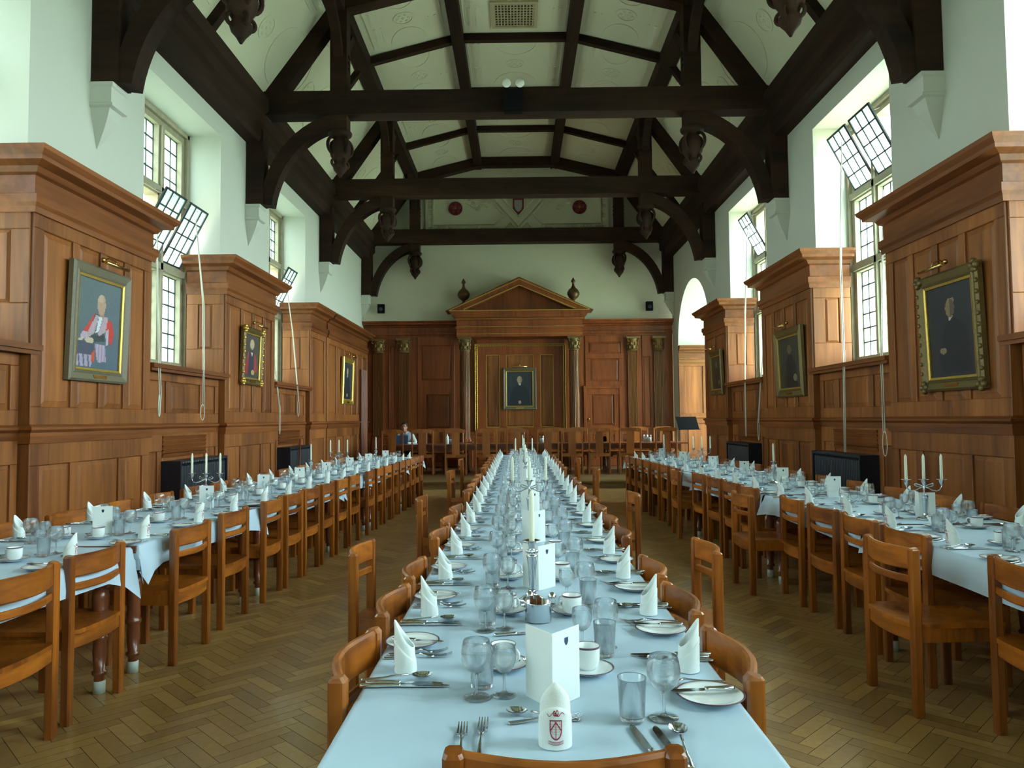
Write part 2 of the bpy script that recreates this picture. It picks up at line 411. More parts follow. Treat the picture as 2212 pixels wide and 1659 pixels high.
def pendant(parent, s):
    m = MB()
    m.box(-.13,.13,-.13,.13,5.95,6.22)
    m.lathe([(.17,5.97),(.19,5.94),(.17,5.90),(.11,5.88),(.10,5.84),(.16,5.78),(.175,5.68),(.15,5.58),(.10,5.50),(.09,5.46),(.12,5.42),(.10,5.36),(.05,5.30),(.015,5.24)], 12, smooth=True)
    for q in range(4):
        a = q*PI/2 + PI/4
        ca, sa = math.cos(a), math.sin(a)
        pts = []
        for i in range(13):
            t = i/12*PI*1.25 - PI*.1
            pts.append(((.12+.10*math.sin(t))*ca, (.12+.10*math.sin(t))*sa, 5.86 - .13*(1-math.cos(t))))
        m.tube(pts, .026, 6)
        pts = [((.09+.06*math.sin(t))*ca, (.09+.06*math.sin(t))*sa, 5.52 - .06*(1-math.cos(t))) for t in [PI*i/8 for i in range(9)]]
        m.tube(pts, .022, 6)
    return m.build('pendant', M['beam'], parent, (s*2.76, 0, 0))
def truss(y, first):
    t = empty('roof_truss', (0, y, 0)); hy = .15
    MB().box(-4.18,4.18,-hy,hy,6.2,6.57).build('tie_beam', M['beam'], t)
    for s in (-1, 1):
        pm = MB().box(s*2.76-.13, s*2.76+.13, -.13, .13, 6.2, 8.05)
        for zz in (6.95, 7.05, 7.15): pm.box(s*2.76-.15, s*2.76+.15, -.04, .04, zz, zz+.03)
        hp = pm.build('hammer_post', M['beam'], t)
        pendant(hp, s)
        MB().box(*sorted((s*4.19, s*3.93)), -.13, .13, 4.8, 6.3).build('wall_post', M['beam'], t)
        L, R = arc_band((s*3.90,4.80),(s*3.80,5.50),(s*3.36,5.98),(s*2.86,6.10),.20,.22)
        m = MB(); n = len(L); vs = []
        for yy in (-.11,.11):
            vs += [(a,yy,b) for a,b in L] + [(a,yy,b) for a,b in R]
        fs = []
        for i in range(n-1):
            fs += [(i,i+1,n+i+1,n+i), (2*n+i,3*n+i,3*n+i+1,2*n+i+1), (i,2*n+i,2*n+i+1,i+1), (n+i,n+i+1,3*n+i+1,3*n+i)]
        fs += [(0,n,3*n,2*n), (n-1,3*n-1,4*n-1,2*n-1)]
        m.add(vs, fs); m.build('curved_brace', M['beam'], t)
        m = MB(); beam_seg(m, (s*4.1,6.15), (s*2.85,7.93), .30, -.12, .12); m.build('principal_rafter', M['beam'], t)
        m = MB(); beam_seg(m, (s*2.85,7.97), (s*1.02,8.42), .24, -.12, .12); m.build('upper_rafter', M['beam'], t)
        # short braces running along the hall from post to purlin
        for sy in (-1, 1):
            if (y > 19 and sy > 0): continue
            m = MB(); m.sweep([(s*2.76, sy*.10, 7.15), (s*2.76, sy*.35, 7.5), (s*2.78, sy*.80, 7.92)], .12, .14, up=(1,0,0)); m.build('purlin_brace', M['beam'], t)
    MB().box(-1.06,1.06,-.12,.12,8.30,8.54).build('collar', M['beam'], t)
    return t
where = {7.25:'nearest in view, over the first corbels', 11.4:"carrying the twin spotlights", 15.63:'between the spotlight truss and the gable', 19.83:'standing against the end gable wall'}
for y in TR:
    t = truss(y, False)
    tag(t, 'dark carved oak hammer beam truss ' + where.get(y, 'behind the camera' if y < 0 else 'above the camera, out of frame'), 'roof truss', 'roof trusses')
# plates, purlins and thin mid-bay ribs
L0, L1 = YB, YE+.1
SD = {-1:'left', 1:'right'}
for s in (-1, 1):
    m = MB()
    prof = [(4.22,5.78),(4.0,5.78),(3.96,5.84),(3.96,5.98),(3.90,6.03),(3.90,6.2),(3.84,6.25),(3.84,6.45),(4.22,6.45)]
    m.prism([(s*a,b) for a,b in prof], L0, L1, lambda p,q,t:(p,t,q))
    tag(m.build('wall_plate_timber', M['beamy']), f'dark moulded oak plate running the length of the {SD[s]} wall top', 'roof beam')
    m = MB(); m.box(s*2.80-.14, s*2.80+.14, L0, L1, 7.86, 8.12)
    tag(m.build('purlin', M['beamy']), f'heavy dark purlin above the {SD[s]} hammer posts', 'roof beam', 'purlins')
    m = MB(); m.box(s*1.05-.105, s*1.05+.105, L0, L1, 8.32, 8.56)
    tag(m.build('purlin', M['beamy']), f'upper dark purlin edging the flat ceiling strip on its {SD[s]}', 'roof beam', 'purlins')
for y, nm in zip(ribY, ('over the near bay','between the nearest two visible trusses','between the two middle trusses','next before the end gable')):
    m = MB(); P = [(-4.1,6.22),(-2.8,8.02),(-1.05,8.48),(1.05,8.48),(2.8,8.02),(4.1,6.22)]
    r = empty('ceiling_rib', (0, y, 0))
    for a, b in zip(P[:-1], P[1:]):
        m = MB(); beam_seg(m, a, b, .13, -.06, .06); m.build('rib_length', M['beam'], r)
    tag(r, f'thin dark ceiling rib {nm}', 'roof beam', 'ceiling ribs')
# corbels
for y in TR[1:]:
    for s in (-1, 1):
        m = MB()
        q = [(.235,4.80,.15),(.235,4.765,.15),(.215,4.75,.138),(.215,4.60,.138),(.23,4.59,.145),(.23,4.565,.145),(.19,4.55,.12),(.16,4.46,.10),(.11,4.36,.065),(.05,4.25,.03),(.01,4.18,.01)]
        R = []
        for d, z, hw in q:
            R.append([(s*XW, -hw, z), (s*(XW-d), -hw, z), (s*(XW-d), hw, z), (s*XW, hw, z)])
        m.loft(R)
        o = m.build('corbel', M['plaster'], None, (0, y, 0))
        nm = {7.25:'nearest truss', 11.4:"spotlight truss", 15.63:'truss next before the gable', 19.83:'end gable truss', 3.1:"truss above the camera"}[y]
        tag(o, f'white moulded plaster corbel under the {SD[s]} foot of the {nm}', 'corbel', 'corbels')
# ceiling vent
v = empty('ceiling_vent', (0,0,0)); tag(v, 'cream slatted vent grille in the flat ceiling strip', 'vent')
MB().box(-.38,.36,12.28,13.04,8.535,8.56).build('backing', M['hole'], v)
m = MB()
for k in range(13): m.box(-.36+k*.056,-.36+k*.056+.02,12.3,13.02,8.515,8.535)
for k in range(9): m.box(-.36,.34,12.32+k*.083,12.34+k*.083,8.512,8.53)
m.box(-.42,.40,12.24,12.30,8.51,8.55).box(-.42,.40,13.02,13.08,8.51,8.55).box(-.42,-.36,12.3,13.02,8.51,8.55).box(.34,.40,12.3,13.02,8.51,8.55)
m.build('grille', M['grille'], v)
# emergency twin spotlights on the tie beam
e = empty('emergency_spotlight', (-.035, 11.245, 6.2)); tag(e, 'black battery box with two white round spotlights on the tie beam', 'light fitting')
MB().box(-.15,.15,-.14,0,.0,.30).build('battery_box', M['black'], e)
MB().box(-.14,.14,-.08,.02,-.035,0).build('mounting_bracket', M['black'], e)
for x in (-.10,.105):
    m = MB(); m.lathe([(.02,.09),(.055,.06),(.068,0),(.068,-.02)], 16, c=(x,-.14,.375), axis='y'); m.box(x-.01,x+.01,-.14,-.10,.29,.36)
    l = m.build('lamp_head', M['black'], e)
    MB().lathe([(.001,-.050),(.04,-.047),(.066,-.038),(.070,-.020)], 16, c=(x,-.14,.375), axis='y').build('lens', M['lampw'], l)

# ------------------------------------------------------------------ windows
def window(s, y0, y1, num, detail=True, tier_open=None, open_cols=()):
    w = empty('window_%d' % num, (0,0,0)); tag(w, kind='structure')
    xg = s*XG; x0, x1 = sorted((s*(XG-.02), s*(XG+.16)))
    fr = MB(); jw = .13
    n = 3; lw = (y1-y0-2*jw-(n-1)*.12)/n
    cols = [(y0+jw+k*(lw+.12), y0+jw+k*(lw+.12)+lw) for k in range(n)]
    tiers = [(2.25,3.42),(3.56,4.42),(4.56,5.36)]
    fr.box(x0,x1,y0,y0+jw,ZS,ZH).box(x0,x1,y1-jw,y1,ZS,ZH)
    for a, b in ((ZS,2.25),(5.36,ZH)): fr.box(x0,x1,y0+jw,y1-jw,a,b)
    for a, b in ((3.42,3.56),(4.42,4.56)):
        fr.box(x0,x1,y0+jw,y1-jw,a,b)
        xa, xb = sorted((s*(XG-.06), s*(XG))); fr.box(xa,xb,y0,y1,a+.02,b-.03)
    for k in range(n-1):
        a = cols[k][1]; fr.box(x0,x1,a,a+.12,2.25,5.36)
        xa, xb = sorted((s*(XG-.06), s*(XG))); fr.box(xa,xb,a+.03,a+.09,2.25,5.36)
    # sloped stone sill and chamfered inner frame
    fr.add([(s*(XG-.12),y0,ZS),(s*(XG-.12),y1,ZS),(s*(XG),y1,2.24),(s*(XG),y0,2.24),(s*(XG),y0,ZS),(s*(XG),y1,ZS)], [(0,1,2,3),(0,3,4),(1,5,2),(0,4,5,1),(3,2,5,4)])
    for a, b in ((y0, y0+.05), (y1-.05, y1)):
        xa, xb = sorted((s*(XG-.07), s*XG)); fr.box(xa,xb,a,b,ZS,ZH)
    xa, xb = sorted((s*(XG-.07), s*XG)); fr.box(xa,xb,y0,y1,ZH-.06,ZH)
    fr.build('window_frame', M['stone'], w)
    def pane(a, b, z0, z1, tilt=False):
        hgt = z1-z0; nr = max(3, round(hgt/.2)); nc = 3 if detail else 1
        P = MB().box(-.002,.002,a,b,0,hgt)
        l = MB(); t = .0095
        for k in range(nr+1): l.box(-t,t,a,b,hgt*k/nr-t,hgt*k/nr+t)
        for k in range(nc+1): yy = lerp(a,b,k/nc); l.box(-t*1.01,t*1.01,yy-t,yy+t,0,hgt)
        po = P.build('pane', M['pane'], w, (xg + s*.06, 0, z0))
        if tilt:
            l.box(-.014,.014,a-.0,a+.022,-.01,hgt+.01).box(-.014,.014,b-.022,b,-.01,hgt+.01).box(-.014,.014,a,b,-.012,.015).box(-.014,.014,a,b,hgt-.015,hgt+.012)
            po.location = (xg - s*.0, 0, z0+.02); po.rotation_euler = (0, -s*tilt, 0)
            po.name = 'casement'
        l.build('leading', M['lead'], po)
        if tilt:
            m = MB(); m.tube([(0,(a+b)/2,hgt-.05),(0.0+s*.30*math.cos(tilt),(a+b)/2,hgt-.05+s*0-.02)], .006, 6); m.build('stay_arm', M['lead'], po)
    for ti, (z0, z1) in enumerate(tiers):
        for ci, (a, b) in enumerate(cols):
            if detail or True:
                pane(a, b, z0, z1, tilt=.48 if (tier_open == ti and ci in open_cols) else False)
    # oak sill board
    xa, xb = sorted((s*(XW-.16), s*(XG-.1)))
    MB().box(xa,xb,y0-.02,y1+.02,ZS-.045,ZS+.004).box(*sorted((s*(XW-.135), s*(XW-.1))),y0-.02,y1+.02,ZS-.08,ZS-.045).build('window_sill', M['oakh'], w)
    return w
num = 1
for s in (-1, 1):
    for k, (a, b) in enumerate(WIN):
        to = {-1:1, 1:2}[s]
        window(s, a, b, num, detail=k >= 2, tier_open=to if k >= 2 else None, open_cols=(1,2) if k == 3 else ((2,) if k == 4 else (1,)))
        num += 1
# window of the bay
w = empty('window_%d' % num, (0,0,0)); tag(w, kind='structure')
m = MB()
for k in range(5): y = lerp(BAY[0], BAY[1]-.12, k/4); m.box(7.02,7.18,y,y+.12,1.0,4.9)
for z in (1.0,2.4,3.8,4.8): m.box(7.03,7.17,BAY[0],BAY[1],z,z+.1)
m.build('window_frame', M['stone'], w)
MB().box(7.09,7.095,BAY[0],BAY[1],1.0,4.9).build('pane', M['pane'], w)
# ------------------------------------------------------------------ oak panelling helpers
def wallT(s, x):            # u = world Y, v = z, w = out of the side wall (side s) into the room, from plane x
    return lambda u, v, w: (s*(x - w), u, v)
def endT(y):                # u = world X, v = z, w towards the camera
    return lambda u, v, w: (u, y - w, v)
def retT(y, s, x0):         # face looking at the camera, u measured from x0 outwards (towards side s)
    return lambda u, v, w: (s*(x0 + u), y - w, v)
def raised(T, u0, u1, v0, v1, parent, m='oak', ins=None, d=.014, gold=False):
    b = MB(); w0 = .0; ins = ins if ins is not None else min(.04, (u1-u0)*.11)
    g = .008
    R = [[(u0,v0),(u1,v0),(u1,v1),(u0,v1)]]
    def ring(i, w): return [T(u0+i, v0+i, w), T(u1-i, v0+i, w), T(u1-i, v1-i, w), T(u0+i, v1-i, w)]
    b.loft([ring(0,.002), ring(g,.003), ring(g+ins, d), ring(g+ins+.004, d+.004)], cap=True)
    o = b.build('panel', M[m], parent)
    if gold:
        e = MB()
        for i in (0,):
            for (p,q,r,t) in ((u0,u1,v0-.0,v0+.014),(u0,u1,v1-.014,v1),(u0,u0+.014,v0,v1),(u1-.014,u1,v0,v1)):
                e.add([T(p,r,.005),T(q,r,.005),T(q,t,.005),T(p,t,.005),T(p,r,.026),T(q,r,.026),T(q,t,.026),T(p,t,.026)], [(0,3,2,1),(4,5,6,7),(0,1,5,4),(1,2,6,5),(2,3,7,6),(3,0,4,7)])
        e.build('gilt_moulding', M['gold'], o)
    return o
def strip(b, T, u0, u1, v0, v1, w0=0.0, w1=.026):
    ch = .006
    q0 = [T(u0,v0,w0),T(u1,v0,w0),T(u1,v1,w0),T(u0,v1,w0)]
    q1 = [T(u0,v0,w1-ch),T(u1,v0,w1-ch),T(u1,v1,w1-ch),T(u0,v1,w1-ch)]
    q2 = [T(u0+ch,v0+ch,w1),T(u1-ch,v0+ch,w1),T(u1-ch,v1-ch,w1),T(u0+ch,v1-ch,w1)]
    b.loft([q0,q1,q2])
def framing(T, u0, u1, v0, v1, rows, parent, m='oak', gold=False, w1=.026):
    """rows: [(va, vb, [(ua, ub), ...])]; everything between the cells becomes rails and stiles"""
    b = MB(); v = v0
    for va, vb, cells in rows:
        if va > v + 1e-4: strip(b, T, u0, u1, v, va, 0, w1)
        u = u0
        for ua, ub in cells:
            if ua > u + 1e-4: strip(b, T, u, ua, va, vb, 0, w1)
            u = ub
            raised(T, ua, ub, va, vb, parent, 'oak' if gold else m, gold=gold)
        if u1 > u + 1e-4: strip(b, T, u, u1, va, vb, 0, w1)
        v = vb
    if v1 > v + 1e-4: strip(b, T, u0, u1, v, v1, 0, w1)
    return b.build('framing', M[m], parent)
def cells(u0, u1, widths, gap=.11, edge=.12):
    tot = (u1-u0) - 2*edge - gap*(len(widths)-1); sw = sum(widths); out = []; u = u0+edge
    for w in widths:
        out.append((u, u+tot*w/sw)); u += tot*w/sw + gap
    return out
CORN = [(0,3.22),(.03,3.22),(.035,3.27),(.055,3.30),(.055,3.37),(.015,3.385),(.015,3.54),(.05,3.555),(.075,3.60),(.17,3.625),(.175,3.66),(.215,3.70),(.225,3.735),(0,3.735)]
DADO = [(0,1.27),(.02,1.27),(.03,1.33),(.03,1.36),(.06,1.385),(.06,1.405),(.035,1.42),(0,1.43)]
def profile_path(prof, pts, side=1):
    """moulding profile [(out, z)] along a plan path; out is to the left of travel when side = 1"""
    n = len(pts); rings = []
    for i, p in enumerate(pts):
        p = Vector(p)
        d0 = (p - Vector(pts[i-1])).normalized() if i else None
        d1 = (Vector(pts[i+1]) - p).normalized() if i < n-1 else None
        d0 = d0 or d1; d1 = d1 or d0
        n0 = Vector((-d0.y, d0.x))*side; n1 = Vector((-d1.y, d1.x))*side
        m = (n0+n1); m = m/max(.25, m.dot(n0)) if m.length > 1e-6 else n0
        rings.append([(p.x+m.x*o, p.y+m.y*o, z) for o, z in prof])
    return MB().loft(rings)
def shift(prof, dz): return [(o, z+dz) for o, z in prof]

PF = 4.08
def pier(s, y0, y1, widths, name, label, side_panels=True, far_side=True, upper=None, near_ret=True, pf=PF, ret_depth=XG-.1, cat='panelling'):
    P = empty('pier_panelling', (0,0,0)); tag(P, label, cat, 'oak pier panelling')
    T = wallT(s, pf+.02)
    body = MB(); xa, xb = sorted((s*(pf+.02), s*(XW+.0))); body.box(xa, xb, y0+.001, y1-.001, 0, 3.5)
    xc, xd = sorted((s*(pf+.02), s*ret_depth))
    if near_ret: body.box(xc, xd, y0+.002, y0+.05, ZS, 3.5)
    if far_side: body.box(xc, xd, y1-.05, y1-.002, ZS, 3.5)
    body.build('carcass', M['oak'], P)
    cl = cells(y0, y1, widths, gap=.10, edge=.14)
    lo = cells(y0, y1, [.62,1,.5] if len(widths) == 4 else widths, gap=.12, edge=.14)
    rows = [(1.58, 3.10, cl)]
    framing(T, y0, y1, 1.40, 3.28, rows, P)
    framing(T, y0, y1, .14, 1.30, [(.24, 1.08, lo)], P)
    # return faces in the window recess
    if near_ret and side_panels:
        R = retT(y0, s, pf+.02)
        W = ret_depth-pf-.02
        framing(R, 0, W, ZS+.0, 3.28, [(2.45, 3.08, [(.16, W-.16)])], P, w1=.02)
    path = [(s*ret_depth, y0), (s*pf, y0), (s*pf, y1), (s*ret_depth, y1)]
    if not near_ret: path = path[1:]
    if not far_side: path = path[:-1]
    profile_path(CORN, path, side=s).build('cornice', M['oakh'], P)
    dp = [(s*XW, y0), (s*pf, y0), (s*pf, y1), (s*XW, y1)]
    profile_path(DADO, dp, side=s).build('dado_rail', M['oakh'], P)
    profile_path([(0,0),(.035,0),(.035,.14),(.02,.17),(0,.18)], dp, side=s).build('plinth', M['oakh'], P)
    return P
def bay_panel(s, y0, y1, label):
    P = empty('bay_panelling', (0,0,0)); tag(P, label, 'panelling', 'oak panelling below the windows')
    T = wallT(s, XW-.015)
    xa, xb = sorted((s*(XW-.015), s*(XW+.02)))
    MB().box(xa, xb, y0, y1, 0, ZS-.05).build('backing', M['oak'], P)
    cl = cells(y0, y1, [.55,1,.45], gap=.12, edge=.10)
    framing(T, y0, y1, 1.42, ZS-.06, [(1.55, 1.92, cl)], P)
    # lower zone: narrow panels either side of the louvred radiator grille
    a, b = y0+.45, y1-.42
    framing(T, y0, y1, .14, 1.30, [(.24, 1.08, [(y0+.10, a-.08)] ), ] if False else [(.24, 1.10, [(y0+.10, a-.10), (a, b), (b+.10, y1-.08)])], P)
    g = MB()
    for k in range(5):
        z = 1.02 + k*.052
        g.add([T(a,z,.028),T(b,z,.028),T(b,z+.045,.045),T(a,z+.045,.045),T(a,z+.012,.0),T(b,z+.012,.0),T(b,z+.05,.0),T(a,z+.05,.0)], [(0,3,2,1),(4,5,6,7),(0,1,5,4),(1,2,6,5),(2,3,7,6),(3,0,4,7)])
    g.build('louvre_grille', M['oakh'], P)
    profile_path(DADO, [(s*(XW-.015), y0), (s*(XW-.015), y1)], side=s).build('dado_rail', M['oakh'], P)
    return P
SIDE = {-1:'left', 1:'right'}
for s in (-1, 1):
    piers = [(2.05, 4.02, 'cut by the frame edge'), (6.14, 8.14, 'with the largest portrait'), (10.24, 12.32, 'second one in view')]
    for a, b, txt in piers:
        pier(s, a, b, [.75,.62,.62,.55], 'pier', f'oak panelled pier with cornice, {SIDE[s]} wall, {txt}')
    for a, b, txt in ((4.06,6.12,'before the nearest pier'), (8.16,10.22,'between the first two piers'), (12.34,14.42,'between the second and third piers')):
        bay_panel(s, a, b, f'oak panelling below the {SIDE[s]} window {txt}')
pier(-1, 14.44, 15.62, [1], 'pier', 'narrow oak pier on the left wall with a single tall panel', far_side=False)
P4 = pier(-1, 15.72, YE-.02, [.5,.5,.5,.4,.4,.4], 'pier', 'long oak panelled stretch running from the third left pier to the end wall', near_ret=False, far_side=False, pf=PF+.0)
pier(1, 14.44, 16.10, [.7,.6], 'pier', 'oak pier on the right wall between the last window and the arched bay')
# strip of panelling after the bay, and the lit panelled cheek inside the bay
P = empty('bay_cheek_panelling', (0,0,0)); tag(P, 'sunlit pale oak panelling inside the arched bay at the right', 'panelling')
R = retT(BAY[1], 1, XW); W = 2.8
MB().box(XW, XW+W, BAY[1]-.02, BAY[1]-.001, .155, 3.1).build('carcass', M['oak'], P)
framing(R, 0, W, .3, 3.0, [(.50,1.28,[(.22,.95),(1.15,1.85),(2.05,2.7)]),(1.55,2.78,[(.17,.62),(.80,1.6),(1.8,2.6)])], P, w1=.045)
profile_path(shift(DADO,.05), [(XW+W, BAY[1]-.02), (XW, BAY[1]-.02)], side=1).build('dado_rail', M['oakx'], P)
profile_path([(o*.8, z-.42) for o, z in CORN], [(XW+W, BAY[1]-.02), (XW, BAY[1]-.02)], side=1).build('cornice', M['oakx'], P)
# dark door case in the left end corner
d = empty('door_1', (0,0,0)); tag(d, kind='structure')
m = MB(); T = wallT(-1, PF)
for k in range(9): strip(m, T, 18.9+k*.085, 18.9+k*.085+.05, .3, 2.75, .02, .07)
m.build('door_reeding', M['maho'], d)

# ------------------------------------------------------------------ carved screen on the end wall
E_ = empty('end_wall_screen', (0,0,0)); tag(E_, 'tall red-brown oak screen with columns and pediment on the end wall', 'wall panelling')
yf = YE
MB().box(-4.19, 4.19, YE, YE+.11, .155, 4.0).build('carcass', M['maho'], E_)
T = endT(YE)
def two(v): return [v]
# side bays: tall panel above a door-like panel
framing(T, -2.72, -1.72, 1.1, 3.68, [(1.2,2.12,[(-2.50,-1.85)]),(2.50,3.45,[(-2.62,-1.80)])], E_, 'maho')
framing(T, -3.50, -3.32, 1.1, 3.68, [(1.2,3.45,[(-3.47,-3.35)])], E_, 'maho')
framing(T, 3.36, 3.60, 1.1, 3.68, [(1.2,3.10,[(3.39,3.57)])], E_, 'maho')
framing(T, 1.82, 2.86, 2.26, 3.68, [(2.44,3.05,[(1.95,2.72)]),(3.2,3.5,[(1.9,2.78)])], E_, 'maho')
framing(T, -4.18, 4.18, .16, 1.1, [(.3,1.0,[(x, x+.72) for x in (-4.0,-3.1,-2.2,-1.2,-.35,.5,1.35,2.2,3.1)])], E_, 'maho')
# centre: gilt-edged panels around the portrait
framing(T, -1.12, 1.24, 1.1, 3.60, [(1.22,3.18,[(-.86,-.50),(-.32,.42),(.60,.96)])], E_, 'maho', gold=True)
m = MB()
for q in (0,.052):
    for a, b, c_, d_ in ((-1.17+q,-1.153+q,1.1,3.48-q),(1.273-q,1.29-q,1.1,3.48-q),(-1.17+q,1.29-q,3.463-q,3.48-q)): strip(m, T, a, b, c_, d_, 0, .05)
for k in range(49): strip(m, T, -1.15+k*.05, -1.15+k*.05+.028, 3.435, 3.455, 0, .04)
m.build('gilt_door_surround', M['gold'], E_)
m = MB()
for k in range(46):
    z = 1.12+k*.05; strip(m, T, -1.148, -1.124, z, z+.028, 0, .04)
m.build('gilt_beading', M['gold'], E_)
profile_path([(o*1.0, (z-3.22)*.82+3.68) for o, z in CORN], [(4.19, YE), (-4.19, YE)], side=1).build('cornice', M['maho'], E_)
def fluted(x, w, kind):
    z0, z1 = .9, 3.28
    m = MB()
    if kind == 'pil':
        n = 7
        m.box(x-w/2, x+w/2, YE-.05, YE, z0, z1)
        for k in range(n):
            a = x-w/2 + w*(k+.1)/n; m.box(a, a+w/n*.5, YE-.068, YE-.045, z0+.1, z1-.04)
        m.box(x-w/2-.03, x+w/2+.03, YE-.09, YE, z0-.75, z0)
        y = YE-.05
        o = m.build('pilaster', M['maho'], E_)
        mg = MB()
        for k in range(n): a = x-w/2 + w*(k+.1)/n + w/n*.25; mg.box(a-.005, a+.005, YE-.071, YE-.066, z0+.12, z1-.05)
        mg.build('gilt_fillets', M['capdk'], o)
    else:
        y = YE-.28
        m.lathe([(w*.62,z0-.05),(w*.62,z0),(w*.55,z0+.02),(w*.5,z0+.06),(w*.5,2.0),(w*.46,z1-.03)], 40, c=(x,y,0), flute=.07, smooth=False, cap=True)
        m.box(x-w*.72, x+w*.72, y-w*.72, y+w*.72, .16, z0-.05)
        o = m.build('column', M['maho'], E_)
        mg = MB()
        for k in range(20):
            a = 2*PI*k/20
            mg.box(-.004,.004,0,.008,z0+.1,z1-.05, T=lambda p,q,r,a=a: (x+(w*.485+q)*math.cos(a)-p*math.sin(a), y+(w*.485+q)*math.sin(a)+p*math.cos(a), r))
        mg.build('gilt_fillets', M['dgold'], o)
    c = MB(); cw = w*.5
    c.lathe([(cw*1.0,z1-.03),(cw*1.08,z1-.01),(cw*.95,z1),(cw*.9,z1+.05),(cw*1.0,z1+.16),(cw*1.15,z1+.26),(cw*1.35,z1+.30)], 16, c=(x,y if kind!='pil' else YE-.04,0), cap=True)
    yc = y if kind != 'pil' else YE-.04
    for a in [PI/4+PI/2*k for k in range(4)]:
        px, py = x+cw*1.25*math.cos(a), yc+cw*1.25*math.sin(a)
        c.tube([(px+.04*math.cos(t)*math.cos(a), py+.04*math.cos(t)*math.sin(a), z1+.26+.04*math.sin(t)) for t in [2*PI*i/8 for i in range(9)]], .014, 5)
    for tier, (zz, rr) in enumerate(((z1+.07,.98),(z1+.16,1.08))):
        for k in range(8):
            a = 2*PI*(k+.5*tier)/8
            c.sphere((x+cw*rr*math.cos(a), yc+cw*rr*math.sin(a), zz), (.028,.028,.05), 6, 4)
    c.box(x-cw*1.35, x+cw*1.35, yc-cw*1.3, YE, z1+.30, z1+.345)
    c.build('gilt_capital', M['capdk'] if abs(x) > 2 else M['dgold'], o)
for x in (-3.78,-3.08): fluted(x, .29, 'pil')
for x in (3.10,3.80): fluted(x, .27, 'pil')
for x in (-1.42,1.50): fluted(x, .27, 'col')
# entablature and pediment
m = MB()
m.box(-1.62,1.72,YE-.46,YE,3.63,4.10)
m.box(-1.65,1.75,YE-.49,YE,3.83,3.87).box(-1.68,1.78,YE-.52,YE,4.06,4.12)
m.build('entablature', M['maho'], E_)
g = MB(); g.box(-1.63,1.73,YE-.475,YE-.45,3.70,3.712).box(-1.66,1.76,YE-.50,YE-.48,3.885,3.90)
for k in range(110): g.box(-1.64+k*.0308,-1.64+k*.0308+.018,YE-.54,YE-.51,4.09,4.112)
g.build('gilt_moulding', M['gold'], E_)
def pf_(p,q,t): return (p,t,q)
pd = MB()
pd.prism([(-1.66,4.12),(1.76,4.12),(1.86,4.22),(1.90,4.30),(-1.80,4.30),(-1.76,4.22)], YE-.66, YE, pf_)
for k in range(24): pd.box(-1.6+k*.14,-1.6+k*.14+.075,YE-.62,YE-.5,4.13,4.2)
pd.build('pediment_cornice', M['maho'], E_)
MB().prism([(-1.5,4.3),(1.6,4.3),(.05,4.98)], YE-.42, YE-.02, pf_).build('pediment_field', M['maho'], E_)
rk = MB()
rk.prism([(-1.90,4.30),(-1.40,4.30),(.05,4.98),(.05,5.19)], YE-.66, YE-.0, pf_).prism([(2.0,4.30),(1.50,4.30),(.05,4.98),(.05,5.19)], YE-.66, YE-.0, pf_)
rk.build('raking_cornice', M['maho'], E_)
g = MB()
def gl_(a, b, w, y): 
    (x0,z0),(x1,z1) = a, b; l = math.hypot(x1-x0,z1-z0); nx, nz = -(z1-z0)/l*w/2, (x1-x0)/l*w/2
    g.prism([(x0+nx,z0+nz),(x1+nx,z1+nz),(x1-nx,z1-nz),(x0-nx,z0-nz)], y-.012, y+.01, pf_)
gl_((-1.80,4.31),(.05,5.125),.022,YE-.67); gl_((1.90,4.31),(.05,5.125),.022,YE-.67)
gl_((-1.42,4.33),(.05,4.965),.024,YE-.67); gl_((1.52,4.33),(.05,4.965),.024,YE-.67); gl_((-1.80,4.30),(1.90,4.30),.02,YE-.67)
g.build('gilt_edging', M['gold'], E_)
# urns on the pediment shoulders
for x, nm in ((-1.44,'left'),(1.50,'right')):
    u = empty('urn_finial', (x, YE-.33, 4.37)); tag(u, f'gilt and brown carved urn on the {nm} shoulder of the pediment', 'urn', 'pediment urns')
    MB().box(-.13,.13,-.13,.13,-.05,.12).box(-.10,.10,-.10,.10,.12,.16).build('plinth', M['maho'], u)
    MB().lathe([(.09,.16),(.05,.19),(.035,.22),(.05,.25),(.12,.30),(.165,.38),(.165,.44),(.12,.52),(.06,.57),(.035,.62),(.028,.70),(.055,.72),(.055,.76),(.03,.80),(.012,.84)], 20, flute=.12, cap=True).build('urn_body', M['urn'], u)
# door in the right half of the screen
d = empty('door_2', (0,0,0)); tag(d, kind='structure')
T = endT(YE-.0)
framing(T, 1.84, 2.72, .16, 2.24, [(.35,1.1,[(1.98,2.58)]),(1.25,2.08,[(1.98,2.58)])], d, 'maho', w1=.03)
MB().sphere((1.90,YE-.06,1.42), .028, 10, 8).build('door_knob', M['brass'], d)
m = MB(); strip(m, endT(YE), 1.76, 1.84, .16, 2.32, 0, .05); strip(m, endT(YE), 2.72, 2.80, .16, 2.32, 0, .05); strip(m, endT(YE), 1.84, 2.72, 2.24, 2.32, 0, .05)
m.build('door_frame', M['maho'], d)

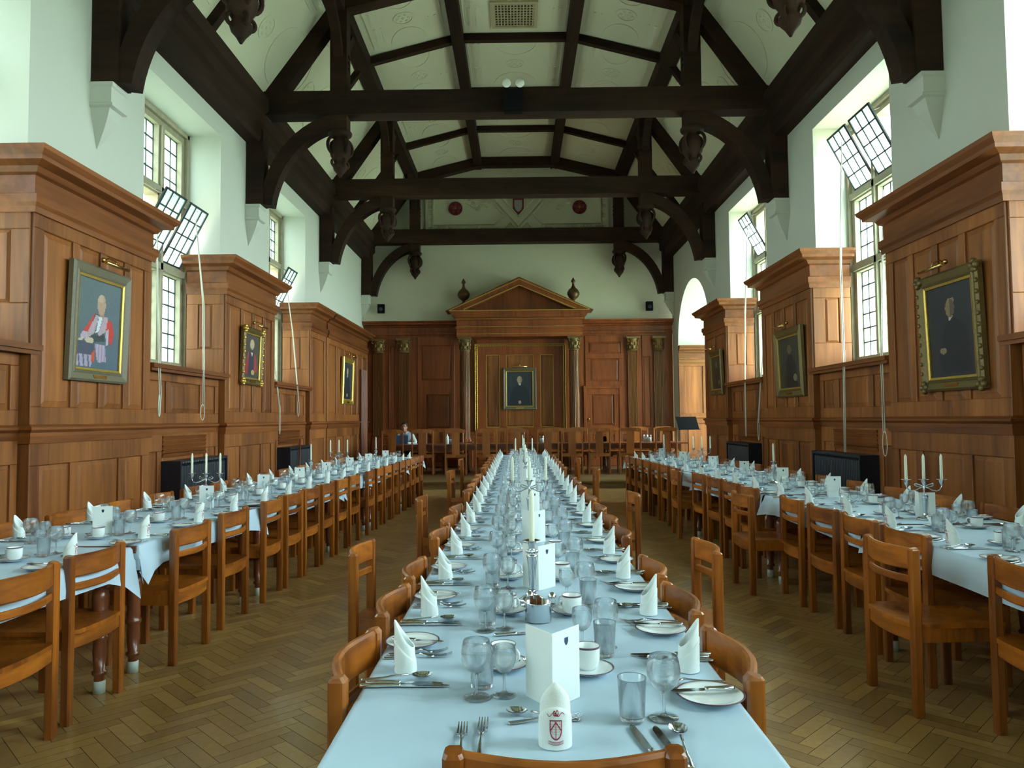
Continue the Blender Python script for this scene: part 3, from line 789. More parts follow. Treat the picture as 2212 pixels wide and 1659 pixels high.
# plaster relief in the gable
rl = empty('trim_1', (0,0,0)); tag(rl, kind='structure')
yg = YE+.11
def gpath(pts, w, h=.04, m_=None):
    (m_ or m).sweep([(x, yg-.015, z) for x, z in pts], w*1.3, h*3.0, up=(0,-1,0))
m = MB()
X0, X1, Z0, Z1 = -2.48, 2.50, 6.64, 8.12
def zc(z): return z
gpath([(-2.48,7.9),(-2.48,6.64),(-.38,6.64),(-.18,6.86),(.05,6.60),(.28,6.86),(.46,6.64),(2.50,6.64),(2.50,7.9)], .045)
gpath([(-2.28,7.9),(-2.28,6.80),(-.62,6.80),(-.36,7.06)], .03); gpath([(2.30,7.9),(2.30,6.80),(.70,6.80),(.46,7.06)], .03)
gpath([(-.95,7.9),(.05,6.74),(1.05,7.9)], .035); gpath([(-.72,7.9),(.05,7.0),(.82,7.9)], .03)
gpath([(-.36,7.06),(-.62,7.36)], .03); gpath([(.46,7.06),(.72,7.36)], .03)
for i in range(9):
    gpath([(-2.38, 6.72+i*.12), (-2.38, 6.77+i*.12)], .06, .03); gpath([(2.40, 6.72+i*.12), (2.40, 6.77+i*.12)], .06, .03)
for i in range(17):
    gpath([(-2.25+i*.105, 6.72), (-2.19+i*.105, 6.72)], .05, .03); gpath([(.60+i*.105, 6.72), (.66+i*.105, 6.72)], .05, .03)
gpath([(-.9,8.30),(-1.1,8.42),(-.7,8.42)], .03); gpath([(1.0,8.30),(1.2,8.42),(.8,8.42)], .03); gpath([(-.1,8.30),(.05,8.45),(.2,8.30)], .03)
for sx in (-1,1):
    for k in range(5):
        c0 = (.05+sx*(1.15-.0*k)-sx*.0, 7.15+.0*k)
        t0 = k*.9
        gpath([(.05+sx*(.85+k*.13)+.07*math.cos(a), 7.35+.1*math.sin(k*2.1)+.07*math.sin(a)) for a in [t0+2*PI*i/10 for i in range(9)]], .022, .03)
m.build('plaster_relief', M['ceilpl'], rl)
for x, nm in ((-1.68,'left'),(1.73,'right')):
    r = empty('tudor_rose', (x, yg-.02, 7.24)); tag(r, f'dark red five-petalled plaster rose on the gable, {nm} of the shield', 'ornament', 'gable roses')
    m = MB(); 
    for q in range(5):
        a = PI/2+2*PI*q/5; m.sphere((.10*math.cos(a), -.02, .10*math.sin(a)), (.068,.03,.068), 10, 6)
    m.build('petals', M['red'], r)
    MB().lathe([(.001,.0),(.19,.0),(.195,-.012),(.17,-.022),(.165,-.012),(.001,-.012)], 24, axis='y').build('backing_disc', M['red'], r)
    m = MB()
    for q in range(5):
        a = PI/2+2*PI*(q+.5)/5; m.sphere((.055*math.cos(a), -.025, .055*math.sin(a)), (.036,.015,.036), 8, 5)
    m.build('inner_petals', mat('dark_pink_paint',(.22,.07,.06),.6) if 'pk' not in M else M['pk'], r)
    M['pk'] = bpy.data.materials['dark_pink_paint']
    MB().sphere((0,-.04,0), .025, 8, 6).build('rose_heart', M['gold'], r)
sh = empty('gable_shield', (.05, yg-.03, 7.28)); tag(sh, 'small red and silver heraldic shield in the middle of the gable', 'shield')
SHP = [(-.15,.22),(.15,.22),(.15,-.04),(.10,-.16),(0,-.24),(-.10,-.16),(-.15,-.04)]
MB().prism(SHP, -.02, .02, pf_).build('shield_field', M['red'], sh)
MB().prism([(p*.7,q*.72+.01) for p,q in SHP], -.03, -.015, pf_).build('shield_charge', mat('silver_paint',(.35,.36,.36),.5), sh)
# loudspeakers
for x, nm in ((-3.70,'left'),(3.57,'right')):
    sp = empty('loudspeaker', (x, YE-.02, 4.46)); tag(sp, f'small black wall loudspeaker near the {nm} end of the end wall', 'speaker', 'wall speakers')
    MB().box(-.09,.09,-.13,0,-.12,.12).build('cabinet', M['black'], sp)
    MB().lathe([(.001,-.01),(.05,-.004),(.055,.0)], 16, c=(0,-.135,-.02), axis='y').build('cone', M['lead'], sp)
    MB().box(-.02,.02,-.01,.125,-.03,.03).build('bracket', M['black'], sp)
# ------------------------------------------------------------------ chairs
CW, CDp = .47, .44
def make_chair():
    c = empty('dining_chair'); c['category'] = 'chair'
    hw = CW/2; pw = .042; pd = .046
    for s in (-1, 1):
        MB().sweep([(s*(hw-pw/2), -.215, 0), (s*(hw-pw/2), -.215, .79), (s*(hw-pw/2), -.217, .80)], [pw, pw, pw*.8], [pd, pd, pd*.7], up=(0,1,0), ch=.007).build('leg', M['chair'], c)
        MB().sweep([(s*(hw-pw/2), .19, 0), (s*(hw-pw/2), .19, .425)], pw, pd, up=(0,1,0), ch=.006).build('leg', M['chair'], c)
    def bow(z, dy, n=9): return [(lerp(-hw+pw*.8, hw-pw*.8, i/(n-1)), -.213 - dy*math.sin(PI*i/(n-1)), z) for i in range(n)]
    MB().sweep(bow(.745, .05), .024, .105, ch=.008).build('top_rail', M['chairx'], c)
    MB().sweep(bow(.645, .045), .020, .036, ch=.006).build('back_slat', M['chairx'], c)
    m = MB(); m.sweep(bow(.392, .028), .024, .085, ch=.005)
    m.build('back_rail', M['chairx'], c)
    for s in (-1, 1): MB().box(*sorted((s*(hw-.012), s*(hw-.034))), -.19, .17, .352, .418).build('side_rail', M['chair'], c)
    # dished seat
    s_ = MB(); nx, ny = 8, 8; vs = []; fs = []
    for k in (0, 1):
        for j in range(ny+1):
            for i in range(nx+1):
                u, v = i/nx, j/ny
                x = lerp(-hw+.008, hw-.008, u); y = lerp(-.238 - .022*math.sin(PI*u), .218, v)
                if 0 < u < 1 and v == 1: y += .006*math.sin(PI*u)
                if v < .14 and (u < .09 or u > .91): y = -.19
                z = .440 - .014*math.sin(PI*u)*math.sin(PI*v) if k else .419
                vs.append((x, y, z))
    n = (nx+1)*(ny+1)
    def I(k,i,j): return k*n + j*(nx+1) + i
    for j in range(ny):
        for i in range(nx):
            fs += [(I(1,i,j),I(1,i+1,j),I(1,i+1,j+1),I(1,i,j+1)), (I(0,i,j),I(0,i,j+1),I(0,i+1,j+1),I(0,i+1,j))]
    for i in range(nx): fs += [(I(0,i,0),I(0,i+1,0),I(1,i+1,0),I(1,i,0)), (I(0,i,ny),I(1,i,ny),I(1,i+1,ny),I(0,i+1,ny))]
    for j in range(ny): fs += [(I(0,0,j),I(1,0,j),I(1,0,j+1),I(0,0,j+1)), (I(0,nx,j),I(0,nx,j+1),I(1,nx,j+1),I(1,nx,j))]
    s_.add(vs, fs); s_.build('seat', M['chair'], c)
    MB().box(-hw+.04, hw-.04, .175, .197, .36, .418).build('front_rail', M['chairx'], c)
    return c
CH = make_chair()
ORD = 'first second third fourth fifth sixth seventh eighth ninth tenth eleventh twelfth thirteenth fourteenth fifteenth sixteenth seventeenth eighteenth nineteenth twentieth twenty-first twenty-second twenty-third twenty-fourth'.split()
# chairs: the back posts stand at x (seat towards the table), y = middle of the chair
def xiL(y): return -2.17 + .037*(y-4)      # aisle edge of the left table
def xiR(y): return 2.205 - (.0045*(y-4)**2 if y > 4 else 0)
def chair_at(xb, y, face, label, group, jit=.0):
    # face = +1: seat lies towards +x ; -1: towards -x ; the back posts are at xb
    rz = -PI/2 if face > 0 else PI/2
    rz += random.uniform(-jit, jit)
    place(CH, (xb + face*.215, y, 0), rz, label, group)
# centre table, near end chair
place(CH, (.082, 1.68, 0), 0, 'oak slat-back chair at the very near end of the centre table', 'chairs at the centre table')
cl = [2.09, 2.70, 3.28, 4.27, 4.85, 5.45, 6.75, 7.35, 7.95, 8.6, 9.9, 10.5, 11.2, 11.9, 12.6, 13.3]
for k, y in enumerate(cl):
    chair_at(-.455, y, 1, f'oak slat-back chair pushed in, {ORD[k]} from near end, left side of centre table', 'chairs at the centre table', .03)
cr = [2.09, 2.70, 3.28, 4.27, 4.85, 5.45, 6.1, 7.0, 7.6, 8.2, 9.9, 10.5, 11.2, 11.9, 12.6, 13.3]
for k, y in enumerate(cr):
    chair_at(.578, y, -1, f'oak slat-back chair pushed in, {ORD[k]} from near end, right side of centre table', 'chairs at the centre table', .03)
for k, (x, y, t) in enumerate(((-.80,3.80,.0),(-.80,6.15,.03),(-.85,9.3,-.03),(-.92,12.0,.05))):
    place(CH, (x+.215, y, 0), -PI/2+t, f'oak chair pulled out into the left aisle, {ORD[k]} such from the camera', 'pulled-out chairs')
for k, (x, y, t) in enumerate(((.94,3.78,-.0),(.97,6.35,.02),(.98,9.5,-.02),(.95,12.1,.03))):
    place(CH, (x-.215, y, 0), PI/2+t, f'oak chair pulled out from the centre table to the right, {ORD[k]} from the camera', 'pulled-out chairs')
# left table, aisle side and wall side
la = [3.22, 3.80, 4.66, 5.40, 6.14, 6.66, 7.16, 7.68, 8.22, 8.75, 9.55, 10.05, 10.58, 11.1, 11.6, 12.05, 12.5, 12.95, 13.4]
for k, y in enumerate(la):
    chair_at(xiL(y)+.045+{1:-.03, 2:.045}.get(k, 0), y, -1, f'oak slat-back chair, {ORD[k]} from near end, aisle side of left table', 'chairs at the left table', .04)
lw = [3.3, 4.0, 4.72, 5.38, 6.0, 6.65, 7.3, 7.95, 8.6, 9.25, 9.9, 10.6, 11.3, 12.0, 12.7]
for k, y in enumerate(lw):
    chair_at(-3.32+.03*(y-4), y, 1, f'oak chair, {ORD[k]} from near end, wall side of left table', 'chairs at the left table', .04)
ra = [3.22, 4.23, 4.78, 5.33, 5.9, 6.92, 7.45, 8.0, 8.6, 9.6, 10.15, 10.7, 11.2, 11.65, 12.1, 12.5]
for k, y in enumerate(ra):
    chair_at(xiR(y)-.035, y, 1, f'oak slat-back chair, {ORD[k]} from near end, aisle side of right table', 'chairs at the right table', .04)
for k, (x, y, t) in enumerate(((1.89,3.84,.04),(1.88,6.3,.03),(1.92,9.1,-.04))):
    place(CH, (x+.215, y, 0), -PI/2+t, f'oak chair standing out in the aisle beside the right table, {ORD[k]} from the camera', 'pulled-out chairs')
rw = [3.25, 3.95, 4.6, 5.25, 5.9, 6.6, 7.3, 8.0, 8.7, 9.4, 10.1, 10.8, 11.5, 12.2]
for k, y in enumerate(rw):
    chair_at(3.43-.035*(y-4), y, -1, f'oak chair, {ORD[k]} from near end, wall side of right table', 'chairs at the right table', .04)

# ------------------------------------------------------------------ tables with turned legs and paper cloths
TZ = .745
def turned_leg(x, y, par):
    m = MB(); m.box(x-.045, x+.045, y-.045, y+.045, .60, .70)
    m.lathe([(.028,.60),(.040,.59),(.040,.575),(.027,.565),(.027,.55),(.040,.54),(.043,.50),(.039,.42),(.034,.36),(.039,.33),(.034,.31),(.043,.30),(.043,.285),(.032,.27),(.036,.22),(.028,.12),(.038,.115),(.038,.10),(.025,.09),(.028,.05)], 20, c=(x,y,0))
    l = m.build('leg', M['leg'], par)
    MB().lathe([(.001,.0),(.030,.0),(.031,.062),(.02,.07)], 14, c=(x,y,0), cap=False).build('foot_cap', M['cap'], l)
def table_unit(cx, y0, y1, w, ang, label, group):
    t = empty('refectory_table', (cx, (y0+y1)/2, 0), ang); tag(t, label, 'table', group)
    h = (y1-y0)/2
    MB().box(-w/2, w/2, -h, h, .70, TZ-.004).build('table_top', M['leg'], t)
    MB().box(-w/2+.08, w/2-.08, -h+.08, h-.08, .62, .70).build('apron', M['leg'], t)
    for sx in (-1, 1):
        for sy in (-1, 1): turned_leg(sx*(w/2-.075), sy*(h-.12), t)
    return t
def cloth(name, f, y0, y1, hw, drop, label, group, e0=None, e1=None, seed=0, corner=0.0):
    """f(y) = centre line; sides hang by drop; e0/e1 = hang at the near/far end (None = ends flat)"""
    rnd = random.Random(seed); nu = 22; rows = []
    ny = max(6, int((y1-y0)/.12))
    vals = []
    if e0: vals += [(y0-.012, e0, True), (y0-.016, e0*.5, True), (y0-.006, .012, True)]
    for j in range(ny+1): vals.append((lerp(y0, y1, j/ny), 0, False))
    if e1: vals += [(y1+.006, .012, True), (y1+.016, e1*.5, True), (y1+.012, e1, True)]
    ph = [rnd.uniform(0, 6) for _ in range(4)]
    vs = []
    prof = [(-1, 1.0, -.012), (-1, .75, -.014), (-1, .5, -.012), (-1, .25, -.008), (-1, .06, -.003), (-1, 0, .006), (-.97, 0, 0), (-.6,0,0), (-.3,0,0), (0,0,0), (.3,0,0), (.6,0,0), (.97,0,0), (1,0,-.006), (1,.06,.003), (1,.25,.008), (1,.5,.012), (1,.75,.014), (1,1.0,.012)]
    for y, dz, end in vals:
        row = []
        for k, (u, d, off) in enumerate(prof):
            wob = .010*math.sin(3.1*y+ph[0])+.006*math.sin(7.7*y+ph[1])
            x = f(y) + u*hw + off + (wob*d*(1 if u > 0 else -1) if d > .1 else 0)
            zz = TZ - d*drop - .008*math.sin(2.3*y+ph[2])*d
            if end:
                zz = min(zz, TZ - dz) if d == 0 else TZ - max(d*drop, dz) - (corner*d if d > .4 and dz > .1 else 0)
                if dz > .05 and d > .2: x = x + (.03 if u > 0 else -.03)*d*dz/.15
            elif corner and d > .3:
                e = min(y - y0 if e0 else 9, y1 - y if e1 else 9)
                if e < .22: zz -= corner*d*(1-e/.22)**1.5; x += (1 if u > 0 else -1)*.05*(1-e/.22)*d
            row.append((x, y, zz + (.0006*math.sin(9*y+5*u) if d == 0 else 0)))
        vs += row
    n = len(prof); fs = []
    for j in range(len(vals)-1):
        for i in range(n-1): fs.append((j*n+i, j*n+i+1, (j+1)*n+i+1, (j+1)*n+i))
    o = MB().add(vs, fs, True).build(name, M['cloth']); tag(o, label, 'tablecloth', group); return o
CXC = .062
cf = lambda y: CXC
cu = [(1.51,3.3),(3.32,5.15),(5.17,7.0),(7.02,8.85),(8.87,10.7),(10.72,12.55),(12.57,14.35)]
for k, (a, b) in enumerate(cu):
    table_unit(CXC, a, b, .92, 0, f'dark wooden table with turned legs, {ORD[k]} from near end of the centre row', 'tables of the centre row')
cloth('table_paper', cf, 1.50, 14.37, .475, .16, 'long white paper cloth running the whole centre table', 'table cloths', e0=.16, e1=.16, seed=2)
SEGL = [(1.6,4.14),(4.22,6.02),(6.08,8.32),(8.38,9.9),(9.95,12.3),(12.35,13.9)]
HWS = .49
fL = lambda y: xiL(y) - HWS + .0
fR = lambda y: xiR(y) + HWS
names = ['nearest', 'second', 'third', 'fourth', 'fifth', 'farthest']
for k, (a, b) in enumerate(SEGL):
    table_unit(fL((a+b)/2), a, b, HWS*2-.02, -math.atan(.037), f'dark wooden table with turned white-capped legs, {names[k]} of the left row', 'tables of the left row')
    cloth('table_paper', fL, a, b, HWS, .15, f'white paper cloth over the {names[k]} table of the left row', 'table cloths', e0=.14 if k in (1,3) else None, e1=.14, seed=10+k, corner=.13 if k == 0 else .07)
SEGR = [(1.6,4.75),(4.8,6.6),(6.65,8.9),(8.95,10.6),(10.65,12.85)]
names = ['nearest', 'second', 'third', 'fourth', 'farthest']
for k, (a, b) in enumerate(SEGR):
    table_unit(fR((a+b)/2), a, b, HWS*2-.02, math.atan(.009*max(0, (a+b)/2-4)), f'dark wooden table with turned white-capped legs, {names[k]} of the right row', 'tables of the right row')
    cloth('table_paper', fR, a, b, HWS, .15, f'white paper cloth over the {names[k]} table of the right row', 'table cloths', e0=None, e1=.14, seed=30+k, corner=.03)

# ------------------------------------------------------------------ tableware, one model of each kind
def strip_loft(st, mi=0, mb=None):
    """stations (y, halfwidth, z, thickness) -> flat bar lofted along y"""
    m = mb or MB(); R = []
    for y, w, z, t in st:
        R.append([(-w,y,z+t*.35),(-w*.6,y,z),(w*.6,y,z),(w,y,z+t*.35),(w*.7,y,z+t),(-w*.7,y,z+t)])
    m.loft(R, smooth=True); return m
def make_knife(name, L, cat='knife'):
    k = empty(name); k['category'] = cat
    strip_loft([(0,.007,.001,.006),(.004,.009,.0,.009),(L*.2,.008,0,.009),(L*.40,.0065,.001,.008),(L*.44,.008,.0,.009),(L*.455,.005,.001,.006)]).build('handle', M['silver'], k)
    m = MB(); R = []
    for y, a, b in ((.45,-.006,.006),(.5,-.0085,.0075),(.75,-.009,.0085),(.9,-.008,.008),(.97,-.004,.007),(1,0,.003)):
        R.append([(a*1.1,L*y,.003),(b,L*y,.0025),(b,L*y,.0045),(a*1.1,L*y,.0035)])
    m.loft(R); m.build('blade', M['silver'], k); return k
def handle(m, L, y0=0, h=.010, e=.55):
    strip_loft([(y0,.006,.001,.003),(y0+.004,.0095,.0,.003),(y0+L*.12,.0085,.0005,.003),(y0+L*.3,.005,.003,.0035),(y0+L*.48,.0032,h*.8,.004),(y0+L*e,.0036,h,.004)], mb=m)
def make_fork(name, L):
    k = empty(name); k['category'] = 'fork'
    m = MB(); handle(m, L); m.build('handle', M['silver'], k)
    m = MB(); strip_loft([(L*.54,.0036,.0095,.004),(L*.60,.0065,.008,.003),(L*.66,.0115,.0045,.0025),(L*.74,.0122,.003,.0022)], mb=m)
    for t in range(4):
        x = -.0098 + t*.00653
        m.sweep([(x,L*.735,.004),(x,L*.83,.0035),(x*.97,L*.92,.006),(x*.95,L,.011)], [.004,.0036,.0032,.0018], .0018)
    m.build('tines', M['silver'], k); return k
def make_spoon(name, L, bw, bl):
    k = empty(name); k['category'] = 'spoon'
    m = MB(); handle(m, L, e=.66); m.build('handle', M['silver'], k)
    m = MB(); n = 16; R = []; dep = .011
    for side in (0, 1):
        for f in ((1,.85,.6,.3,.02) if side == 0 else (.02,.3,.6,.85,1)):
            ring = []
            for i in range(n):
                a = 2*PI*i/n; yy = math.sin(a); w = bw*(1+.10*yy)
                z = .0015 + dep*f*f + (.0012 if side == 0 else 0) + .0
                ring.append((w*f*math.cos(a), L-bl+bl*yy*f, z))
            R.append(ring)
    m.loft(R, smooth=True, cap=False); m.build('bowl', M['silver'], k); return k
KN = make_knife('dinner_knife', .235); KS = make_knife('starter_knife', .205); KB = make_knife('butter_knife', .165)
FK = make_fork('dinner_fork', .20); FS = make_fork('starter_fork', .175)
SPN = make_spoon('soup_spoon', .19, .021, .028); SD_ = make_spoon('dessert_spoon', .175, .018, .026); ST = make_spoon('teaspoon', .13, .012, .018)
def bowlglass(name, prof_out, stem, foot, cat, seg=24, thick=.0012):
    g = empty(name); g['category'] = cat
    pin = [(max(r-thick, .0005), z+ (thick if i == 0 else 0)) for i, (r, z) in enumerate(prof_out)]
    MB().lathe(prof_out + [(prof_out[-1][0]-thick*.5, prof_out[-1][1]+.0008)] + pin[::-1], seg).build('bowl', M['glass'], g)
    if stem: MB().lathe(stem, 12).build('stem', M['glass'], g)
    MB().lathe(foot, seg).build('foot', M['glass'], g)
    return g
GW = bowlglass('wine_goblet', [(.004,.062),(.018,.066),(.031,.078),(.038,.096),(.039,.112),(.036,.130),(.033,.142)], [(.009,.006),(.005,.012),(.004,.02),(.004,.05),(.006,.06),(.009,.064)], [(.001,.001),(.033,.0008),(.034,.002),(.033,.003),(.015,.005),(.008,.009)], 'wine glass', 28)
GS = bowlglass('small_wine_glass', [(.004,.056),(.015,.060),(.025,.072),(.030,.088),(.031,.102),(.029,.122)], [(.008,.006),(.0045,.012),(.0038,.02),(.0038,.046),(.0055,.054),(.008,.058)], [(.001,.001),(.029,.0008),(.030,.002),(.029,.003),(.013,.005),(.007,.009)], 'wine glass', 28)
GT = empty('water_tumbler'); GT['category'] = 'glass'
MB().lathe([(.001,.0),(.026,.0),(.029,.003),(.033,.095),(.0335,.098),(.032,.097),(.028,.014),(.0255,.011),(.001,.010)], 28).build('tumbler_wall', M['glass'], GT)
def near_version(proto, nm):
    e = empty(nm); e['category'] = proto['category']
    for ch in proto.children:
        c = ch.copy(); c.data = ch.data.copy(); c.data.materials[0] = M['crystal']; COL.objects.link(c); c.parent = e
    return e
GWn, GSn, GTn = near_version(GW, 'wine_goblet'), near_version(GS, 'small_wine_glass'), near_version(GT, 'water_tumbler')
SP_ = empty('side_plate'); SP_['category'] = 'plate'
m = MB(); m.lathe([(.001,.001),(.045,.001),(.046,.004),(.060,.007),(.081,.014),(.083,.0155),(.081,.0165),(.060,.0105),(.048,.0065),(.001,.0055)], 36); m.build('dish', M['china'], SP_)
MB().lathe([(.0795,.0166),(.0835,.0168),(.0842,.0158),(.0835,.0148)], 36).build('rim_band', M['chinaband'], SP_)
SC_ = empty('saucer'); SC_['category'] = 'saucer'
MB().lathe([(.001,.001),(.035,.001),(.036,.004),(.055,.008),(.070,.014),(.0715,.0155),(.070,.0165),(.055,.0115),(.038,.0065),(.001,.006)], 30).build('dish', M['china'], SC_)
MB().lathe([(.0685,.0168),(.0718,.0170),(.0724,.0158),(.0715,.0148)], 30).build('rim_band', M['chinaband'], SC_)
CU = empty('coffee_cup'); CU['category'] = 'cup'
MB().lathe([(.001,.0),(.022,.0),(.024,.004),(.033,.012),(.0345,.03),(.035,.062),(.0345,.0635),(.033,.062),(.0325,.03),(.030,.014),(.001,.008)], 28).build('cup_body', M['china'], CU)
MB().lathe([(.0353,.0585),(.0356,.062),(.0347,.0642),(.0335,.0635)], 28).build('rim_band', M['chinaband'], CU)
MB().tube([(.034,0,.052),(.046,0,.054),(.054,0,.046),(.054,0,.032),(.046,0,.022),(.033,0,.018)], .0038, 8).build('handle', M['china'], CU)
def crest_cols(u, v):
    """red line crest on white linen; u in -1..1, v in 0..1; returns colour or None"""
    W_ = (.70,.76,.77); Rd = (.30,.03,.07)
    # shield
    def inside(u, v, k=1.0):
        return abs(u) < .52*k and (.62-.30*k < v < .62+.12*k if abs(u) < .52*k else False) if v > .44 else (abs(u)/(.52*k))**2 + ((.44-v)/(.30*k))**2 < 1
    if .12 < v < .72:
        sh = (v >= .44 and v < .70 and abs(u) < .50) or (v < .44 and (u/.50)**2 + ((.44-v)/.30)**2 < 1)
        si = (v >= .44 and v < .675 and abs(u) < .42) or (v < .44 and (u/.42)**2 + ((.44-v)/.26)**2 < 1)
        if sh and not si: return Rd
        if si:
            if abs(u) + abs(v-.42)*0 < .03: return Rd
            if abs(v-.64+abs(u)*.55) < .028: return Rd
            if ((u*7) % 1 < .35) and ((v*14) % 1 < .4) and v > .3: return (.42,.12,.15)
            return W_
    # scroll under the shield
    q = v - (.10 - .10*(1-u*u))
    if abs(u) < .62 and 0 < q < .09:
        if q < .016 or q > .074: return Rd
        if (u*11) % 1 < .45 and .03 < q < .06: return (.40,.14,.18)
        return W_
    # looped initial ornament above
    if .78 < v < 1:
        for cx_, cz_, r in ((-.12,.89,.10),(.12,.90,.11),(.0,.86,.06)):
            d = math.hypot((u-cx_)*.8, v-cz_)
            if abs(d-r*.62) < .018: return Rd
        if abs(v-.85+.05*math.sin(u*9)) < .012 and abs(u) < .75: return Rd
    return None
def make_napkin(name, crest=True, fine=False):
    k = empty(name); k['category'] = 'napkin'
    n = 28; rx, ry = .0335, .029
    def hgt(a): return .066 + .074*((1+math.cos(a))/2)**1.35
    def tube_(h, dr, z0, nm, open_=0):
        m = MB(); R = []
        steps = 7
        for side in (0,1):
            ks = range(steps+1) if side == 0 else range(steps, -1, -1)
            for q in ks:
                f = q/steps; ring = []
                for i in range(n):
                    a = 2*PI*i/n
                    t = dr - (.0035 if side else 0)
                    H_ = h(a); z = lerp(z0, H_, f)
                    tap = 1 - .10*(z/.15)**2 if z < .08 else 1 - .0284 - .45*((z-.08)/.062)**1.6*.9
                    lean = -.004*(z/.1)
                    X = (rx+t)*math.sin(a)*max(.12, tap); Y = -(ry+t)*math.cos(a)*max(.55, 1-.12*(z/.15)) + lean
                    ring.append((X, Y, z))
                R.append(ring)
        m.loft(R + [R[0]], smooth=True, cap=False); return m.build(nm, M['napkin'], k)
    tube_(hgt, 0, .001, 'folded_peak')
    tube_(lambda a: min(.030 + .060*((1+math.cos(a))/2), hgt(a)-.012), .0022, .0008, 'wrapped_band')
    if crest:
        nu, nv = (150, 190) if fine else (26, 34)
        me = bpy.data.meshes.new('printed_crest'); vs = []; fs = []; cols = []
        A = .74
        for j in range(nv+1):
            for i in range(nu+1):
                u = -1+2*i/nu; v = j/nv; a = u*A; z = .012 + v*.074
                t = .0031 if z < .030 + .060*((1+math.cos(a))/2)+.0005 else .0031
                tap = 1 - .10*(z/.15)**2 if z < .08 else 1 - .0284 - .45*((z-.08)/.062)**1.6*.9
                vs.append(((rx+t)*math.sin(a)*tap, -(ry+t)*math.cos(a)*max(.55, 1-.12*(z/.15)) - .004*(z/.1), z))
        keep = []
        for j in range(nv):
            for i in range(nu):
                u = -1+2*(i+.5)/nu; v = (j+.5)/nv
                c = crest_cols(u*1.0, v)
                if c is None or c == (.70,.76,.77): continue
                b = j*(nu+1)+i; fs.append((b, b+1, b+nu+2, b+nu+1)); cols.append(c)
        me.from_pydata(vs, [], fs); me.materials.append(M['print'])
        ca = me.color_attributes.new('Col', 'FLOAT_COLOR', 'CORNER'); fl_ = []
        for c in cols: fl_ += [*c, 1.0]*4
        ca.data.foreach_set('color', fl_)
        o = bpy.data.objects.new('printed_crest', me); COL.objects.link(o); o.parent = k; tag(o, kind='stuff')
    return k
NK = make_napkin('folded_napkin'); NKE = make_napkin('folded_napkin', fine=True)
def far_copy(proto, name, merge=False):
    """the same thing without its smallest trimmings, for settings far down the hall"""
    e = empty(name); e['category'] = proto['category']
    for ch in proto.children:
        if ch.name.split('.')[0] in ('printed_crest',): continue
        c = ch.copy(); COL.objects.link(c); c.parent = e
    return e
NF = far_copy(NK, 'folded_napkin')
MC = empty('menu_card'); MC['category'] = 'menu card'
m = MB(); hh = .178; th = .0008; cwid = .108
def leaf(a):
    d = Vector((math.cos(a), math.sin(a), 0)); nrm = Vector((-d.y, d.x, 0))*th
    p0 = Vector((0,0,0)); p1 = d*cwid
    vs = [p0-nrm, p1-nrm, p1+nrm, p0+nrm]; vs = [tuple(v) for v in vs] + [(v[0], v[1], hh) for v in vs]
    return vs
for a, nm in ((math.radians(42), 'right_leaf'), (math.radians(118), 'left_leaf')):
    MB().add(leaf(a), [(0,3,2,1),(4,5,6,7),(0,1,5,4),(1,2,6,5),(2,3,7,6),(3,0,4,7)]).build('card_leaf', M['card'], MC)
a = math.radians(42); m = MB(); d = Vector((math.cos(a), math.sin(a))); nn = Vector((d.y, -d.x))*.0016
def cp(u, z): return (d.x*u+nn.x, d.y*u+nn.y, z)
for sc, of in ((1, 0),):
    pts = [(-.007,.008),(.007,.008),(.007,-.002),(.004,-.008),(0,-.011),(-.004,-.008),(-.007,-.002)]
    m.add([cp(.055+p, .150+q) for p, q in pts], [tuple(range(7))])
m.build('printed_shield', mat('navy_print', (.02,.05,.12), .6), MC)
CT = empty('cutlery_pot'); CT['category'] = 'pot'
MB().lathe([(.001,0),(.042,0),(.045,.003),(.045,.062),(.046,.065),(.043,.064),(.042,.005),(.001,.004)], 32).build('pot_body', M['silver'], CT)
m = MB()
for q in range(7):
    a = q*.9; m.box(-.014+.01*math.cos(a)*1.5, -.004+.01*math.cos(a)*1.5, .012*math.sin(a)-.002, .012*math.sin(a)+.002, .01, .078+.008*math.sin(q*2.3))
m.build('sachets', M['leg'], CT)
# cruet pair
CR = empty('salt_shaker'); CR['category'] = 'shaker'
MB().lathe([(.001,0),(.014,0),(.016,.004),(.012,.014),(.012,.04),(.015,.05)], 14).build('shaker_body', M['glass'], CR)
MB().lathe([(.0155,.048),(.016,.055),(.011,.064),(.005,.068),(.001,.069)], 14, cap=True).build('shaker_cap', M['silver'], CR)

def candle(par, x, z0, h, r=.0105):
    MB().lathe([(r*.75,z0-.01),(r*.95,z0),(r,z0+.01),(r*.88,z0+h-.02),(r*.75,z0+h-.012),(r*.3,z0+h-.002),(.001,z0+h)], 14, c=(x,0,0)).build('candle', M['wax'], par)
    w = MB().tube([(x,0,z0+h-.004),(x+.001,0,z0+h+.008)], .0011, 5).build('wick', M['wick'], par); return w
def holder(m, x, z):
    m.lathe([(.001,z-.038),(.007,z-.037),(.009,z-.03),(.013,z-.02),(.016,z-.006),(.017,z-.001)], 14, c=(x,0,0))
    R = []
    for r, zz in ((.015,z),(.03,z+.003),(.034,z+.004),(.030,z+.0055),(.012,z+.003)):
        R.append([(x+r*(1+.10*math.cos(6*a))*math.cos(a), r*(1+.10*math.cos(6*a))*math.sin(a), zz) for a in [2*PI*i/24 for i in range(24)]])
    m.loft(R, smooth=True, cap=True)
